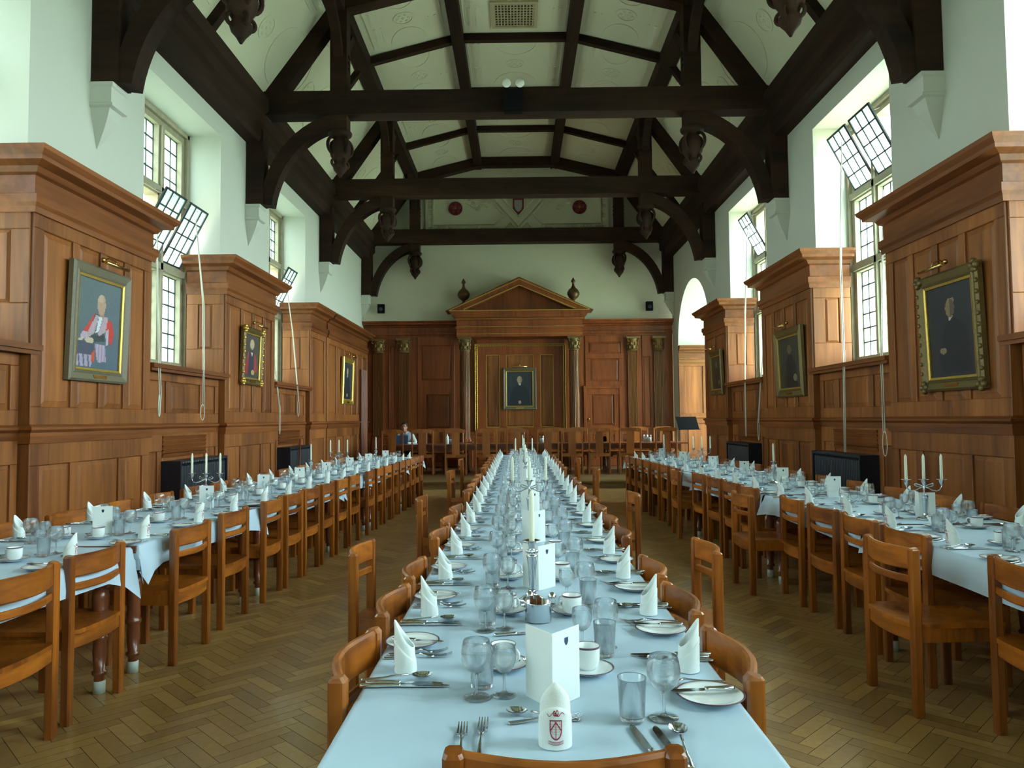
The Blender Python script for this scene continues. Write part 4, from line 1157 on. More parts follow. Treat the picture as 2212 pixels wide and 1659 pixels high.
def stem_(m, ht):
    # fluted tapered column on a moulded square-ish foot
    m.lathe([(.001,0),(.052,0),(.053,.006),(.045,.010),(.040,.016),(.022,.022),(.014,.030),(.017,.036),(.013,.042)], 24, cap=False)
    m.lathe([(.010,.04),(.0115,.06),(.015,ht*.55),(.0185,ht*.72),(.021,ht*.78)], 24, flute=.10)
    m.lathe([(.021,ht*.78),(.024,ht*.79),(.016,ht*.81),(.012,ht*.83),(.018,ht*.86),(.020,ht*.885),(.012,ht*.90),(.010,ht*.92),(.012,ht*.94)], 20)
CS = empty('candlestick'); CS['category'] = 'candlestick'
m = MB(); stem_(m, .215); m.build('stem', M['silver'], CS)
m = MB(); holder(m, 0, .224)
for q in range(8):
    a = 2*PI*q/8; m.sphere((.019*math.cos(a),.019*math.sin(a),.187),(.006,.006,.008),6,4)
m.build('socket', M['silver'], CS); candle(CS, 0, .224, .195)
CB = empty('candelabrum'); CB['category'] = 'candelabrum'
m = MB(); stem_(m, .185); m.build('stem', M['silver'], CB)
DZC = -.05
for x in (-.115, 0, .115):
    zt = .312+DZC; m = MB(); holder(m, x, zt); m.build('socket', M['silver'], CB); candle(CB, x, zt, .172, .0095)
m = MB()
for s in (-1, 1):
    pts = [(s*.115,0,.275),(s*.113,0,.262),(s*.100,0,.245),(s*.080,0,.238),(s*.055,0,.243),(s*.03,0,.256),(0,.0,.268),(-s*.03,.004*s,.280),(-s*.052,.006*s,.288),(-s*.060,.006*s,.280),(-s*.048,.005*s,.270),(-s*.02,.004*s,.264),(0,.003*s,.262)]
    P2 = []
    for i in range(len(pts)-1):
        for t in (0, .5): P2.append(tuple(lerp(pts[i][q], pts[i+1][q], t)+(DZC if q == 2 else 0) for q in range(3)))
    m.tube(P2, .0038, 7)
m.lathe([(.004,.165),(.010,.172),(.006,.185),(.009,.20),(.007,.212),(.004,.225)], 12)
m.build('branches', M['silver'], CB)

# ------------------------------------------------------------------ laying the tables
ZT = TZ + .0015
def R2(x, y, rz): c, s = math.cos(rz), math.sin(rz); return x*c - y*s, x*s + y*c
SHOW = {}
def setting(px, py, rz, row, k, dist, rnd, grp):
    """origin = napkin; local +y points to the middle of the table"""
    tail = f'at {ORD[k]} setting from near end, {row}'
    def put(proto, x, y, a, lab, z=0.0, g=None):
        dx, dy = R2(x, y, rz)
        place(proto, (px+dx, py+dy, ZT+z), rz+a, f'{lab} {tail}', g)
    j = lambda a: rnd.uniform(-a, a)
    put(NK if dist < 9 else NF, j(.008), j(.008), j(.12), 'folded white napkin', g='folded napkins')
    kx = .125 + j(.008)
    put(KN, kx, -.10+j(.01), j(.03), 'large silver knife', g='dinner knives')
    put(SPN, kx-.05, -.10+j(.01), j(.10)+.04, 'silver soup spoon', .001, g='soup spoons')
    put(FK, -.105+j(.006), -.08, .06+j(.06), 'large silver fork', g='dinner forks')
    px_ = -.225+j(.01)
    put(SP_, px_, -.01+j(.01), 0, 'banded white side plate', g='side plates')
    if dist < 11:
        put(KS, kx-.024, -.09, j(.03), 'smaller silver knife', g='starter knives')
        put(FS, -.135, -.07, .12+j(.06), 'smaller silver fork', .001, g='starter forks')
    if dist < 12: put(KB, px_-.0+j(.02), -.075, j(.15), 'butter knife across side plate', .0165, g='butter knives')
    gx = .19 + j(.012)
    put(GWn if dist < 6.5 else GW, gx, .20+j(.01), 0, 'large stemmed glass', g='large wine glasses')
    put(GSn if dist < 6.5 else GS, gx-.015, .275+j(.01), 0, 'small stemmed glass', g='small wine glasses')
    put(GTn if dist < 6.5 else GT, gx-.075, .215+j(.015), 0, 'plain water tumbler', g='water tumblers')
    put(SC_, -.01+j(.015), .272, 0, 'banded white saucer', g='saucers')
    put(CU, -.01, .272, 1.2+j(.3), 'white coffee cup', .0065, g='coffee cups')
    if dist < 8: put(ST, .035, .235, .25+j(.2), 'teaspoon on saucer', .0185, g='teaspoons')
rnd = random.Random(11)
PIT = .585
for k in range(21):
    y = 2.08 + PIT*k
    setting(-.32, y, -PI/2, 'left row of centre table', k, y, rnd, 'c')
    setting(.455, y, PI/2, 'right row of centre table', k, y, rnd, 'c')
LP = [(3.05,3.75,4.45,5.15,5.75,6.35,6.95,7.55,8.15,8.8,9.4,10.0,10.6,11.2,11.8,12.4,13.0), (3.1,3.8,4.48,5.2,5.92,6.6,7.3,7.95,8.6,9.25,9.9,10.6,11.3,12.0,12.7)]
aL = -math.atan(.037)
for k, y in enumerate(LP[0]): setting(xiL(y)-.10, y, PI/2+aL, 'aisle side of left table', k, y*1.15, rnd, 'l')
for k, y in enumerate(LP[1]): setting(xiL(y)-HWS*2+.11, y, -PI/2+aL, 'wall side of left table', k, y*1.15, rnd, 'l')
RP = [(3.35,4.0,4.63,5.25,5.88,6.5,7.1,7.7,8.3,8.95,9.6,10.2,10.8,11.4,12.0,12.5), (3.2,3.9,4.6,5.25,5.9,6.6,7.3,8.0,8.7,9.4,10.1,10.8,11.5,12.2)]
aR_ = lambda y: math.atan(.009*max(0, y-4))
for k, y in enumerate(RP[0]): setting(xiR(y)+.10, y, -PI/2+aR_(y), 'aisle side of right table', k, y*1.15, rnd, 'r')
for k, y in enumerate(RP[1]): setting(xiR(y)+HWS*2-.11, y, PI/2+aR_(y), 'wall side of right table', k, y*1.15, rnd, 'r')
# the place laid at the near end of the centre table
T1 = 'at the near-end place of the centre table'
place(NKE, (.072, 1.61, ZT), 0, f'upright folded napkin with red crest {T1}', 'folded napkins')
place(FS, (-.128, 1.53, ZT), .02, f'smaller silver fork lying left {T1}', 'starter forks')
place(FK, (-.090, 1.53, ZT), -.02, f'larger silver fork lying left {T1}', 'dinner forks')
place(KN, (.285, 1.53-.06, ZT), .17, f'large silver knife {T1}', 'dinner knives')
place(KS, (.325, 1.53-.04, ZT), .14, f'smaller silver knife {T1}', 'starter knives')
place(SPN, (.335, 1.50, ZT), -.06, f'round silver soup spoon {T1}', 'soup spoons')
place(SD_, (.135, 1.735, ZT), 1.35, f'dessert spoon crossing behind the napkin {T1}', 'dessert spoons')
place(FS, (-.03, 1.72, ZT), -1.40, f'small fork crossing behind the napkin {T1}', 'starter forks')
place(GTn, (.255, 1.735, ZT), 0, f'water tumbler {T1}', 'water tumblers')
place(GWn, (.330, 1.745, ZT), 0, f'large stemmed glass {T1}', 'large wine glasses')
place(KB, (-.085, 2.40, ZT), -1.35, 'knife lying behind the nearest menu card on the centre table', 'butter knives')
# menu cards, candle holders and pots down the middle
for k, y in enumerate((1.80, 3.02, 4.15, 5.3, 6.5, 7.7, 8.9, 10.5, 11.7, 13.0)):
    place(MC, (.075+(.0 if k else 0), y, ZT), .12, f'white folded menu card, {ORD[k]} from near end of centre table', 'menu cards')
for k, (y, kind) in enumerate(((2.86,'s'),(5.15,'t'),(8.0,'s'),(10.1,'t'),(12.9,'s'))):
    place(CS if kind == 's' else CB, (.07 if k else .047, y, ZT), 0 if k != 3 else .1, ('single silver candlestick with cream candle' if kind == 's' else 'three-branched silver candelabrum') + f', {ORD[k]} candle holder on centre table', 'candle holders')
for k, y in enumerate((2.58, 6.0, 9.3)):
    place(CT, (.062, y, ZT), 0, f'silver pot of sachets, {ORD[k]} from near end of centre table', 'silver pots')
for k, (x, y) in enumerate(((.035,2.72),(.115,2.70),(.03,6.2),(.11,6.2))):
    place(CR, (x, y, ZT), 0, f'small salt shaker behind a silver pot, {ORD[k]} on centre table', 'shakers')
for k, (y, kind) in enumerate(((6.15,'t'),(8.9,'s'),(10.1,'t'),(12.3,'s'))):
    place(CS if kind == 's' else CB, (fL(y)-.02, y, ZT), .05, ('single silver candlestick with candle' if kind == 's' else 'three-branched silver candelabrum') + f', {ORD[k]} candle holder on left table', 'candle holders')
for k, (y, kind) in enumerate(((5.0,'t'),(7.75,'s'),(10.3,'t'),(12.3,'s'))):
    place(CS if kind == 's' else CB, (fR(y)+.02, y, ZT), -.05, ('single silver candlestick with candle' if kind == 's' else 'three-branched silver candelabrum') + f', {ORD[k]} candle holder on right table', 'candle holders')
for k, y in enumerate((4.55, 5.95, 7.15, 8.2, 9.2, 10.3, 11.4, 12.6)):
    place(MC, (fL(y)+.02, y, ZT), -.35, f'white folded menu card, {ORD[k]} from near end of left table', 'menu cards')
for k, y in enumerate((4.9, 6.3, 7.45, 8.6, 9.8, 11.2, 12.4)):
    place(MC, (fR(y)-.02, y+.1, ZT), -.78, f'white folded menu card, {ORD[k]} from near end of right table', 'menu cards')
for p in (MC,):
    pass
# ------------------------------------------------------------------ dais: high table, dining chairs, person, stand
DZ = .158
HT = empty('high_table', (0,0,DZ)); tag(HT, 'long dark wooden high table standing across the dais', 'table')
MB().box(-3.2, 3.95, 17.28, 18.25, .665, .705).build('table_top', M['leg'], HT)
MB().box(-3.05, 3.8, 17.38, 18.15, .56, .665).build('apron', M['leg'], HT)
for x in (-2.95,-1.25,.45,2.1,3.7):
    for y in (17.45,18.08):
        m = MB(); m.box(x-.045,x+.045,y-.045,y+.045,.54,.665).box(x-.04,x+.04,y-.04,y+.04,0,.12)
        m.lathe([(.03,.54),(.045,.52),(.03,.50),(.048,.40),(.032,.20),(.04,.12)], 12, c=(x,y,0)); m.build('leg', M['leg'], HT)
def make_high():
    c = empty('splat_back_chair'); c['category'] = 'chair'; w = .52; h = 1.06
    for s in (-1,1):
        MB().sweep([(s*(w/2-.02), -.235, 0), (s*(w/2-.02), -.22, .5), (s*(w/2-.02), -.26, h-.05)], .034, .038, up=(0,1,0), ch=.004).build('leg', M['hchair'], c)
        MB().sweep([(s*(w/2-.025), .20, 0), (s*(w/2-.025), .20, .44)], .036, .036, up=(0,1,0), ch=.004).build('leg', M['hchair'], c)
        MB().box(*sorted((s*(w/2-.035), s*(w/2-.015))), -.21, .19, .38, .44).build('side_rail', M['hchair'], c)
    m = MB(); n = 13; top = []; bot = []
    for i in range(n):
        u = -1+2*i/(n-1); top.append((u*w/2, h-.045+.05*math.sqrt(max(0,1-u*u))+.0)); bot.append((u*w/2, h-.11+.03*(1-u*u)))
    m.prism(top + bot[::-1], -.272, -.245, lambda p,q,t:(p,t,q)); m.build('crest_rail', M['hchair'], c)
    MB().box(-.088,.088,-.262,-.244,.46,h-.075).build('splat', M['hchair'], c)
    MB().box(-w/2+.035,w/2-.035,-.245,-.222,.40,.47).build('back_rail', M['hchair'], c)
    MB().add([(-w/2,-.21,.44),(w/2,-.21,.44),(w/2+.01,.235,.44),(-w/2-.01,.235,.44),(-w/2,-.21,.475),(w/2,-.21,.475),(w/2+.01,.235,.475),(-w/2-.01,.235,.475)], [(0,3,2,1),(4,5,6,7),(0,1,5,4),(1,2,6,5),(2,3,7,6),(3,0,4,7)]).build('seat', M['hchair'], c)
    MB().box(-w/2+.04,w/2-.04,.19,.21,.38,.44).build('front_rail', M['hchair'], c)
    return c
HC = make_high()
hx = [-2.93,-2.24,-1.47,-.75,-.03,.68,1.24,1.87,2.58,3.42,3.95-.02]
for k, x in enumerate(hx[:10]):
    place(HC, (x, 17.42, DZ), random.uniform(-.03,.03), f'tall splat-back chair on the hall side of the high table, {ORD[k]} from its left end', 'high table chairs')
hb = [-2.10,-1.65,-.55,-.1,.9,1.5,2.3,3.0,3.65]
for k, x in enumerate(hb):
    place(HC, (x, 18.42, DZ), PI+random.uniform(-.05,.05), f'tall splat-back chair behind the high table, {ORD[k]} from its left end', 'high table chairs')
place(HC, (-2.72, 18.62, DZ), PI-.1, 'tall splat-back chair behind the high table under the seated person', 'high table chairs')
# things on the high table
HZ = DZ+.706
JG = empty('water_jug'); JG['category'] = 'jug'
MB().lathe([(.001,0),(.052,0),(.058,.01),(.06,.16),(.056,.175),(.053,.172),(.056,.02),(.001,.012)], 20).build('jug_body', M['glass'], JG)
MB().lathe([(.001,.013),(.054,.013),(.055,.11),(.001,.11)], 16).build('water', M['card'], JG)
for k, x in enumerate((-1.62,-1.52,-.78,.55,1.95,3.05,3.12)):
    place(JG, (x, 17.75+.05*(k%2), HZ), 0, f'glass jug on the high table, {ORD[k]} from its left end', 'jugs')
BO = empty('water_bottle'); BO['category'] = 'bottle'
MB().lathe([(.001,0),(.034,0),(.036,.01),(.036,.14),(.03,.17),(.014,.20),(.013,.235),(.001,.236)], 16).build('bottle_body', M['card'], BO)
MB().lathe([(.015,.225),(.015,.25),(.001,.251)], 12).build('bottle_cap', M['dgold'], BO)
for k, x in enumerate((-1.70, 1.30, 3.50)):
    place(BO, (x, 17.62, HZ), 0, f'pale bottle on the high table, {ORD[k]} from its left end', 'bottles')
lt = empty('laptop', (-2.86, 17.95, HZ), PI+.25); tag(lt, 'dark blue-backed laptop open in front of the seated person', 'laptop')
MB().box(-.16,.16,-.11,.11,0,.016).build('base', M['laptop'], lt)
m = MB(); m.add([(-.16,.11,.012),(.16,.11,.012),(.16,.115,.02),(-.16,.115,.02),(-.16,.165,.21),(.16,.165,.21),(.16,.172,.208),(-.16,.172,.208)], [(0,1,5,4),(3,7,6,2),(0,3,2,1),(4,5,6,7),(0,4,7,3),(1,2,6,5)])
m.build('screen', M['laptop'], lt)
MB().box(-.15,.15,-.10,.10,.016,.02).build('keyboard', M['card'], lt)
ml = empty('microphone', (-3.08,17.60,HZ)); tag(ml, 'small gooseneck microphone at the left end of the high table', 'microphone')
MB().lathe([(.001,0),(.04,0),(.04,.01),(.006,.015)], 14).build('base', M['black'], ml)
MB().tube([(0,0,.01),(0,0,.10),(.01,0,.15),(.03,0,.18)], .004, 6).build('gooseneck', M['silver'], ml)
MB().sphere((.038,0,.19), .014, 8, 6).build('head', M['silver'], ml)
# music stand at the right end
ms = empty('music_stand', (3.86, 16.9, DZ), .25); tag(ms, 'black tilted music stand in front of the lit bay at the right', 'music stand')
MB().tube([(0,0,.25),(0,0,1.12)], .009, 8).build('pole', M['black'], ms)
for k in range(3):
    a = 2*PI*k/3+.4; MB().tube([(0,0,.28),(.14*math.cos(a),.14*math.sin(a),.16),(.28*math.cos(a),.28*math.sin(a),.006)], .008, 6).build('leg', M['black'], ms)
m = MB(); T = lambda u,v,w: (u, .06+v*.55-w*.8, 1.02+v*.80)
m.add([(-.25,-.06,1.02),(.25,-.06,1.02),(.25,.10,1.30),(-.25,.10,1.30),(-.25,-.045,1.012),(.25,-.045,1.012),(.25,.115,1.292),(-.25,.115,1.292)], [(0,1,2,3),(4,7,6,5),(0,4,5,1),(1,5,6,2),(2,6,7,3),(3,7,4,0)])
m.build('desk', M['black'], ms)
MB().box(-.25,.25,-.12,-.045,1.005,1.018).build('ledge', M['black'], ms)

# ------------------------------------------------------------------ person working at the laptop behind the high table
P = empty('person', (-2.80, 18.45, DZ), PI); P.scale = (.96,.96,.95); tag(P, 'person in white shirt and striped waistcoat seated at the laptop, hands together', 'person')
def remesh(o, vox=.008, sm=3):
    r = o.modifiers.new('remesh', 'REMESH'); r.mode = 'VOXEL'; r.voxel_size = vox; r.use_smooth_shade = True
    s = o.modifiers.new('smooth', 'SMOOTH'); s.factor = .5; s.iterations = sm
def caps(m, pts, rs, seg=12):
    m.tube(pts, rs, seg); m.sphere(pts[0], rs[0], seg, 8); m.sphere(pts[-1], rs[-1], seg, 8)
# local frame: +y = forward (towards the hall after the turn), z up from the dais; chair seat at .475; leaning forward over the table
b = MB()
hd = (0.02,.22,1.17)
b.sphere(hd, (.076,.094,.112), 20, 14); b.sphere((hd[0],hd[1]+.035,hd[2]-.055), (.054,.058,.062), 16, 10)
b.sphere((hd[0],hd[1]+.10,hd[2]-.012), (.013,.022,.024), 10, 8); b.sphere((hd[0],hd[1]+.088,hd[2]+.03), (.052,.018,.014), 12, 8)
b.sphere((hd[0],hd[1]+.088,hd[2]-.058), (.026,.014,.009), 10, 6); b.sphere((hd[0],hd[1]+.08,hd[2]-.095), (.022,.02,.018), 10, 6)
for s in (-1,1):
    b.sphere((hd[0]+s*.077,hd[1]-.0,hd[2]-.015), (.012,.022,.032), 10, 8)
caps(b, [(0,.12,.97),(.01,.165,1.05),(.015,.195,1.10)], [.062,.052,.05])
# torso under the clothes, hips, thighs and shins so that the figure is whole
caps(b, [(0,-.02,.55),(0,.02,.72),(0,.07,.90)], [.13,.125,.14], 16)
for s in (-1,1):
    caps(b, [(s*.16,.08,.93),(s*.235,.16,.77),(s*.225,.24,.70)], [.052,.047,.043])
    caps(b, [(s*.225,.24,.70),(s*.13,.38,.735),(s*.05,.46,.745)], [.042,.034,.026])
    b.sphere((s*.030,.49,.748), (.036,.044,.018), 12, 8)
    for f in range(4):
        x0 = s*(.052-.016*f); L = (.030,.036,.034,.027)[f]
        caps(b, [(x0,.515,.752),(x0-s*.006,.515+L,.757),(x0-s*.020,.512+L*1.4,.745)], [.0092,.0085,.0075], 8)
    caps(b, [(s*.012,.47,.758),(-s*.004,.495,.772),(-s*.010,.515,.770)], [.0105,.0095,.0085], 8)
    caps(b, [(s*.09,0,.54),(s*.11,.22,.55),(s*.12,.40,.53)], [.075,.07,.055]); caps(b, [(s*.12,.40,.52),(s*.12,.42,.30),(s*.12,.38,.08)], [.053,.048,.035])
    b.sphere((s*.12,.44,.045), (.045,.11,.042), 12, 8)
body = b.build('body', M['skin'], P); remesh(body, .007, 2)
e = MB()
for s in (-1,1): e.sphere((hd[0]+s*.031,hd[1]+.087,hd[2]+.008), (.012,.008,.0075), 10, 8)
e.build('eyes', M['wick'], P)
e = MB(); e.sphere((hd[0],hd[1]+.0985,hd[2]-.060), (.021,.006,.0045), 10, 6); e.build('lips', mat('lip_tone',(.30,.09,.07),.5), P)
h = MB(); h.sphere((hd[0],hd[1]-.018,hd[2]+.028), (.084,.096,.102), 20, 12); h.sphere((hd[0],hd[1]+.050,hd[2]+.088), (.058,.036,.026), 12, 8)
for s in (-1,1): h.sphere((hd[0]+s*.070,hd[1]+.01,hd[2]+.035), (.014,.04,.045), 10, 8)
hair = h.build('hair', M['hair'], P); remesh(hair, .008, 2)
t = MB(); caps(t, [(0,-.03,.53),(0,.02,.72),(0,.075,.905)], [.150,.145,.158], 18)
caps(t, [(-.13,.085,.945),(0,.10,.975),(.13,.085,.945)], [.060,.068,.060], 12)
for s in (-1,1):
    caps(t, [(s*.155,.08,.935),(s*.245,.16,.78),(s*.24,.24,.71)], [.066,.060,.055]); caps(t, [(s*.24,.24,.71),(s*.15,.365,.738),(s*.10,.415,.744)], [.054,.046,.040])
sh_ = t.build('shirt', M['shirt'], P); remesh(sh_, .010, 2)
v = MB(); caps(v, [(0,-.035,.54),(0,.02,.72),(0,.072,.90)], [.166,.168,.172], 18); caps(v, [(-.095,.085,.955),(.095,.085,.955)], [.074,.074], 10)
for x in (0,): v.sphere((0,.10,.80), (.13,.10,.15), 12, 8)
ve = v.build('waistcoat', M['vest'], P); remesh(ve, .011, 2)
k = MB(); k.sweep([(.0,.205,.985),(.0,.232,.93),(.0,.225,.80),(0,.205,.70)], [.03,.045,.06,.05], .014, up=(0,1,0)); k.build('tie', M['tie'], P)
k = MB(); 
for s in (-1,1): k.sweep([(s*.015,.205,1.0),(s*.06,.155,1.03),(s*.055,.10,1.045)], .035, .012, up=(0,0,1))
k.build('collar', M['shirt'], P)
k = MB()
for s in (-1,1): caps(k, [(s*.09,-.02,.55),(s*.11,.22,.555),(s*.12,.41,.535)], [.088,.082,.066]); caps(k, [(s*.12,.41,.53),(s*.12,.42,.30),(s*.12,.39,.09)], [.064,.058,.05])
caps(k, [(-.09,-.03,.56),(.09,-.03,.56)], [.10,.10]); tr_ = k.build('trousers', M['trouser'], P); remesh(tr_, .012, 2)

# ------------------------------------------------------------------ radiators below the windows
def radiator(s, y0, y1, label):
    r = empty('radiator', (0,0,0)); tag(r, label, 'radiator', 'radiators')
    xa = XW-.045; xb = XW-.27
    m = MB(); z0, z1 = .16, .95; n = int((y1-y0)/.045)
    for k in range(n):
        y = y0 + (y1-y0)*(k+.5)/n
        m.sweep([(s*(xa-.11), y, z0), (s*(xa-.11), y, z1-.03), (s*(xa-.11), y, z1)], [.038,.038,.026], [.20,.20,.15], up=(1,0,0), ch=.014)
    m.build('columns', M['radi'], r)
    m = MB(); m.box(*sorted((s*xb, s*xa)), y0-.03, y1+.03, z1+.0, z1+.035); m.build('top_shelf', M['radi'], r)
    for y in (y0-.03, y1):
        MB().box(*sorted((s*xb, s*xa)), y, y+.03, .0, z1).build('side_cheek', M['radi'], r)
    m = MB()
    for k in range(n):
        y = y0 + (y1-y0)*(k+.5)/n; m.box(*sorted((s*(xb-.006), s*(xb+.004))), y-.012, y+.012, z1+.008, z1+.022)
    m.build('vent_slots', M['silver'] if s < 0 else M['lead'], r)
    return r
for s, nm in ((-1,'left'),(1,'right')):
    radiator(s, 8.62, 9.95, f'dark blue radiator under the {nm} window between the two nearest piers')
    radiator(s, 12.75, 14.05, f'dark blue radiator under the {nm} window beyond the second pier')
# ------------------------------------------------------------------ window cords
def cord(s, pts, label, loop=None, r=.0055):
    c = empty('window_cord'); tag(c, label, 'cord', 'window cords')
    for d in (-.02, .02):
        P_ = [(s*x, y + d*(1 if i else 0), z) for i, (x, y, z) in enumerate(pts)]
        MB().tube(P_, r, 6).build('cord_strand', M['rope'], c)
    if loop:
        x, y, z0, z1, w = loop
        MB().tube([(s*x, y + w*math.sin(a)*(1 if a < PI else 1), lerp(z0, z1, (1-math.cos(a))/2)) for a in [2*PI*i/16 for i in range(16)]], r, 6, closed=True).build('loop', M['rope'], c)
    return c
cord(-1, [(4.40,9.97,4.26),(4.16,9.70,3.0),(4.04,9.45,2.12),(4.0,9.35,1.62)], 'white cord pair ending in a coiled loop below the nearest visible left window', (4.0,9.33,1.66,1.46,.06))
cord(-1, [(4.50,9.10,4.0),(4.08,8.35,2.14),(4.0,8.22,1.75),(4.0,8.20,1.52)], 'thin white cord hanging beside the largest left portrait', (4.0,8.20,1.75,1.50,.02), .006)
cord(-1, [(4.42,13.9,4.3),(4.2,13.7,3.1),(4.05,13.5,2.12),(4.0,13.42,1.80)], 'white cord pair with a loop beside the narrow left pier', (4.0,13.41,1.82,1.52,.06))
cord(-1, [(4.45,12.95,3.6),(4.1,12.5,2.12),(4.0,12.38,1.6)], 'white cord hanging beside the second left portrait', (4.0,12.37,1.7,1.22,.03))
cord(1, [(4.42,9.90,5.2),(4.2,9.55,3.4),(4.06,9.22,2.12),(3.98,9.08,1.0)], 'long white cord pair from the open casement beside the second right pier', None, .0065)
cord(1, [(4.48,8.95,4.2),(4.1,8.35,2.13),(3.98,8.10,1.25)], 'white cord pair hanging beside the largest right portrait', (3.98,8.09,1.27,1.0,.05), .0055)
cord(1, [(4.42,14.0,5.2),(4.2,13.6,3.4),(4.06,13.25,2.12),(3.98,13.0,1.1)], 'long white cord beside the third right pier', None, .0075)
cord(1, [(4.46,12.9,4.0),(4.1,12.5,2.12),(4.0,12.38,1.35)], 'white cord beside the second right portrait', (4.0,12.38,1.4,1.05,.04), .006)

# ------------------------------------------------------------------ portraits
def ell(x, y, cx, cy, rx, ry): return ((x-cx)/rx)**2 + ((y-cy)/ry)**2 < 1
def poly(x, y, P):
    c = False; n = len(P)
    for i in range(n):
        x0, y0 = P[i]; x1, y1 = P[(i+1) % n]
        if (y0 > y) != (y1 > y) and x < (x1-x0)*(y-y0)/(y1-y0)+x0: c = not c
    return c
def red_gown(x, y):      # x 0..1 to the viewer's right, y 0..1 upwards; sitter in a red gown
    if poly(x,y,[(.0,.30),(.14,.33),(.22,.36),(.40,.40),(.42,.28),(.30,.20),(.05,.18)]):
        if ell(x,y,.10,.33,.075,.035) or ell(x,y,.30,.315,.10,.035): return (.50,.40,.28)
    if ell(x,y,.54,.735,.098,.115): return (.42,.27,.19) if y < .76 or x > .58 else (.48,.34,.26)
    if poly(x,y,[(.47,.66),(.62,.66),(.60,.60),(.50,.60)]): return (.33,.20,.15)
    if poly(x,y,[(.49,.60),(.59,.61),(.50,.43),(.43,.40)]): return (.55,.64,.68)
    if poly(x,y,[(.42,.61),(.49,.61),(.40,.40),(.26,.34),(.24,.38)]) : return (.40,.30,.36)
    if poly(x,y,[(.60,.61),(.70,.60),(.66,.44),(.52,.38),(.48,.40)]): return (.42,.30,.37)
    if poly(x,y,[(.66,.45),(.74,.48),(.74,.30),(.68,.28)]): return (.44,.36,.44)
    if poly(x,y,[(.34,.36),(.62,.42),(.66,.33),(.42,.30)]): return (.035,.05,.055)
    if poly(x,y,[(.26,.38),(.40,.62),(.52,.62),(.46,.40),(.36,.34)]): return (.05,.06,.07)
    if poly(x,y,[(.24,.48),(.38,.62),(.46,.60),(.30,.36),(.10,.30),(.10,.36)]): return (.50,.045,.035) if y > .40 else (.40,.32,.42)
    if poly(x,y,[(.64,.60),(.80,.56),(.86,.42),(.80,.28),(.64,.46)]): return (.50,.04,.03)
    if poly(x,y,[(.42,.28),(.66,.29),(.70,.10),(.50,.08)]): return (.42,.34,.44) if int(x*28) % 2 else (.30,.24,.34)
    if poly(x,y,[(.36,.18),(.44,.22),(.42,.08),(.36,.08)]): return (.55,.08,.03)
    if poly(x,y,[(.0,.30),(.42,.30),(.36,.02),(.0,.02)]): return (.06,.07,.11) if y > .16 else ((.34,.30,.42) if int(x*30+y*8) % 3 else (.10,.10,.16))
    return (.075+.03*y,.115+.03*y,.14+.03*x)
def dark_red(x, y):
    if ell(x,y,.52,.78,.14,.12): return (.45,.36,.24) if y > .70 else (.35,.24,.16)
    if poly(x,y,[(.44,.60),(.60,.60),(.54,.50)]): return (.55,.5,.42)
    if poly(x,y,[(.34,.62),(.68,.62),(.70,.05),(.30,.05)]) and not ell(x,y,.62,.14,.10,.06): return (.03,.03,.05)
    if ell(x,y,.62,.14,.12,.07): return (.45,.32,.12)
    if poly(x,y,[(.10,.30),(.30,.60),(.36,.60),(.34,.10),(.08,.10)]) or poly(x,y,[(.64,.60),(.78,.55),(.92,.30),(.92,.16),(.70,.16)]): return (.30,.03,.03)
    return (.06,.05,.045)
def dark_suit(x, y):
    if ell(x,y,.50,.76,.10,.105): return (.42,.30,.20) if x < .54 else (.30,.20,.14)
    if poly(x,y,[(.44,.655),(.56,.655),(.52,.58)]): return (.55,.55,.5)
    if ell(x,y,.50,.11,.055,.05): return (.38,.27,.20)
    if poly(x,y,[(.10,.0),(.22,.50),(.42,.62),(.60,.62),(.80,.50),(.90,.0)]): return (.012,.018,.03)
    return (.022,.034,.045)
def seated(x, y):
    if ell(x,y,.50,.74,.10,.10): return (.24,.16,.07) if x < .50 else (.12,.08,.05)
    if ell(x,y,.52,.82,.08,.03): return (.25,.22,.18)
    if poly(x,y,[(.46,.635),(.56,.66),(.48,.60)]): return (.5,.45,.4)
    if ell(x,y,.30,.29,.075,.035): return (.24,.17,.10)
    if poly(x,y,[(.20,.20),(.40,.60),(.60,.64),(.85,.50),(.90,.05),(.30,.05)]): return (.008,.010,.015)
    return (.018,.020,.026)
def faint(x, y):
    if ell(x,y,.50,.76,.10,.09): return (.14,.11,.06)
    if ell(x,y,.72,.20,.09,.07): return (.20,.15,.10)
    if poly(x,y,[(.24,.0),(.34,.55),(.46,.66),(.62,.64),(.78,.45),(.84,.0)]): return (.012,.013,.014)
    return (.040,.040,.028)
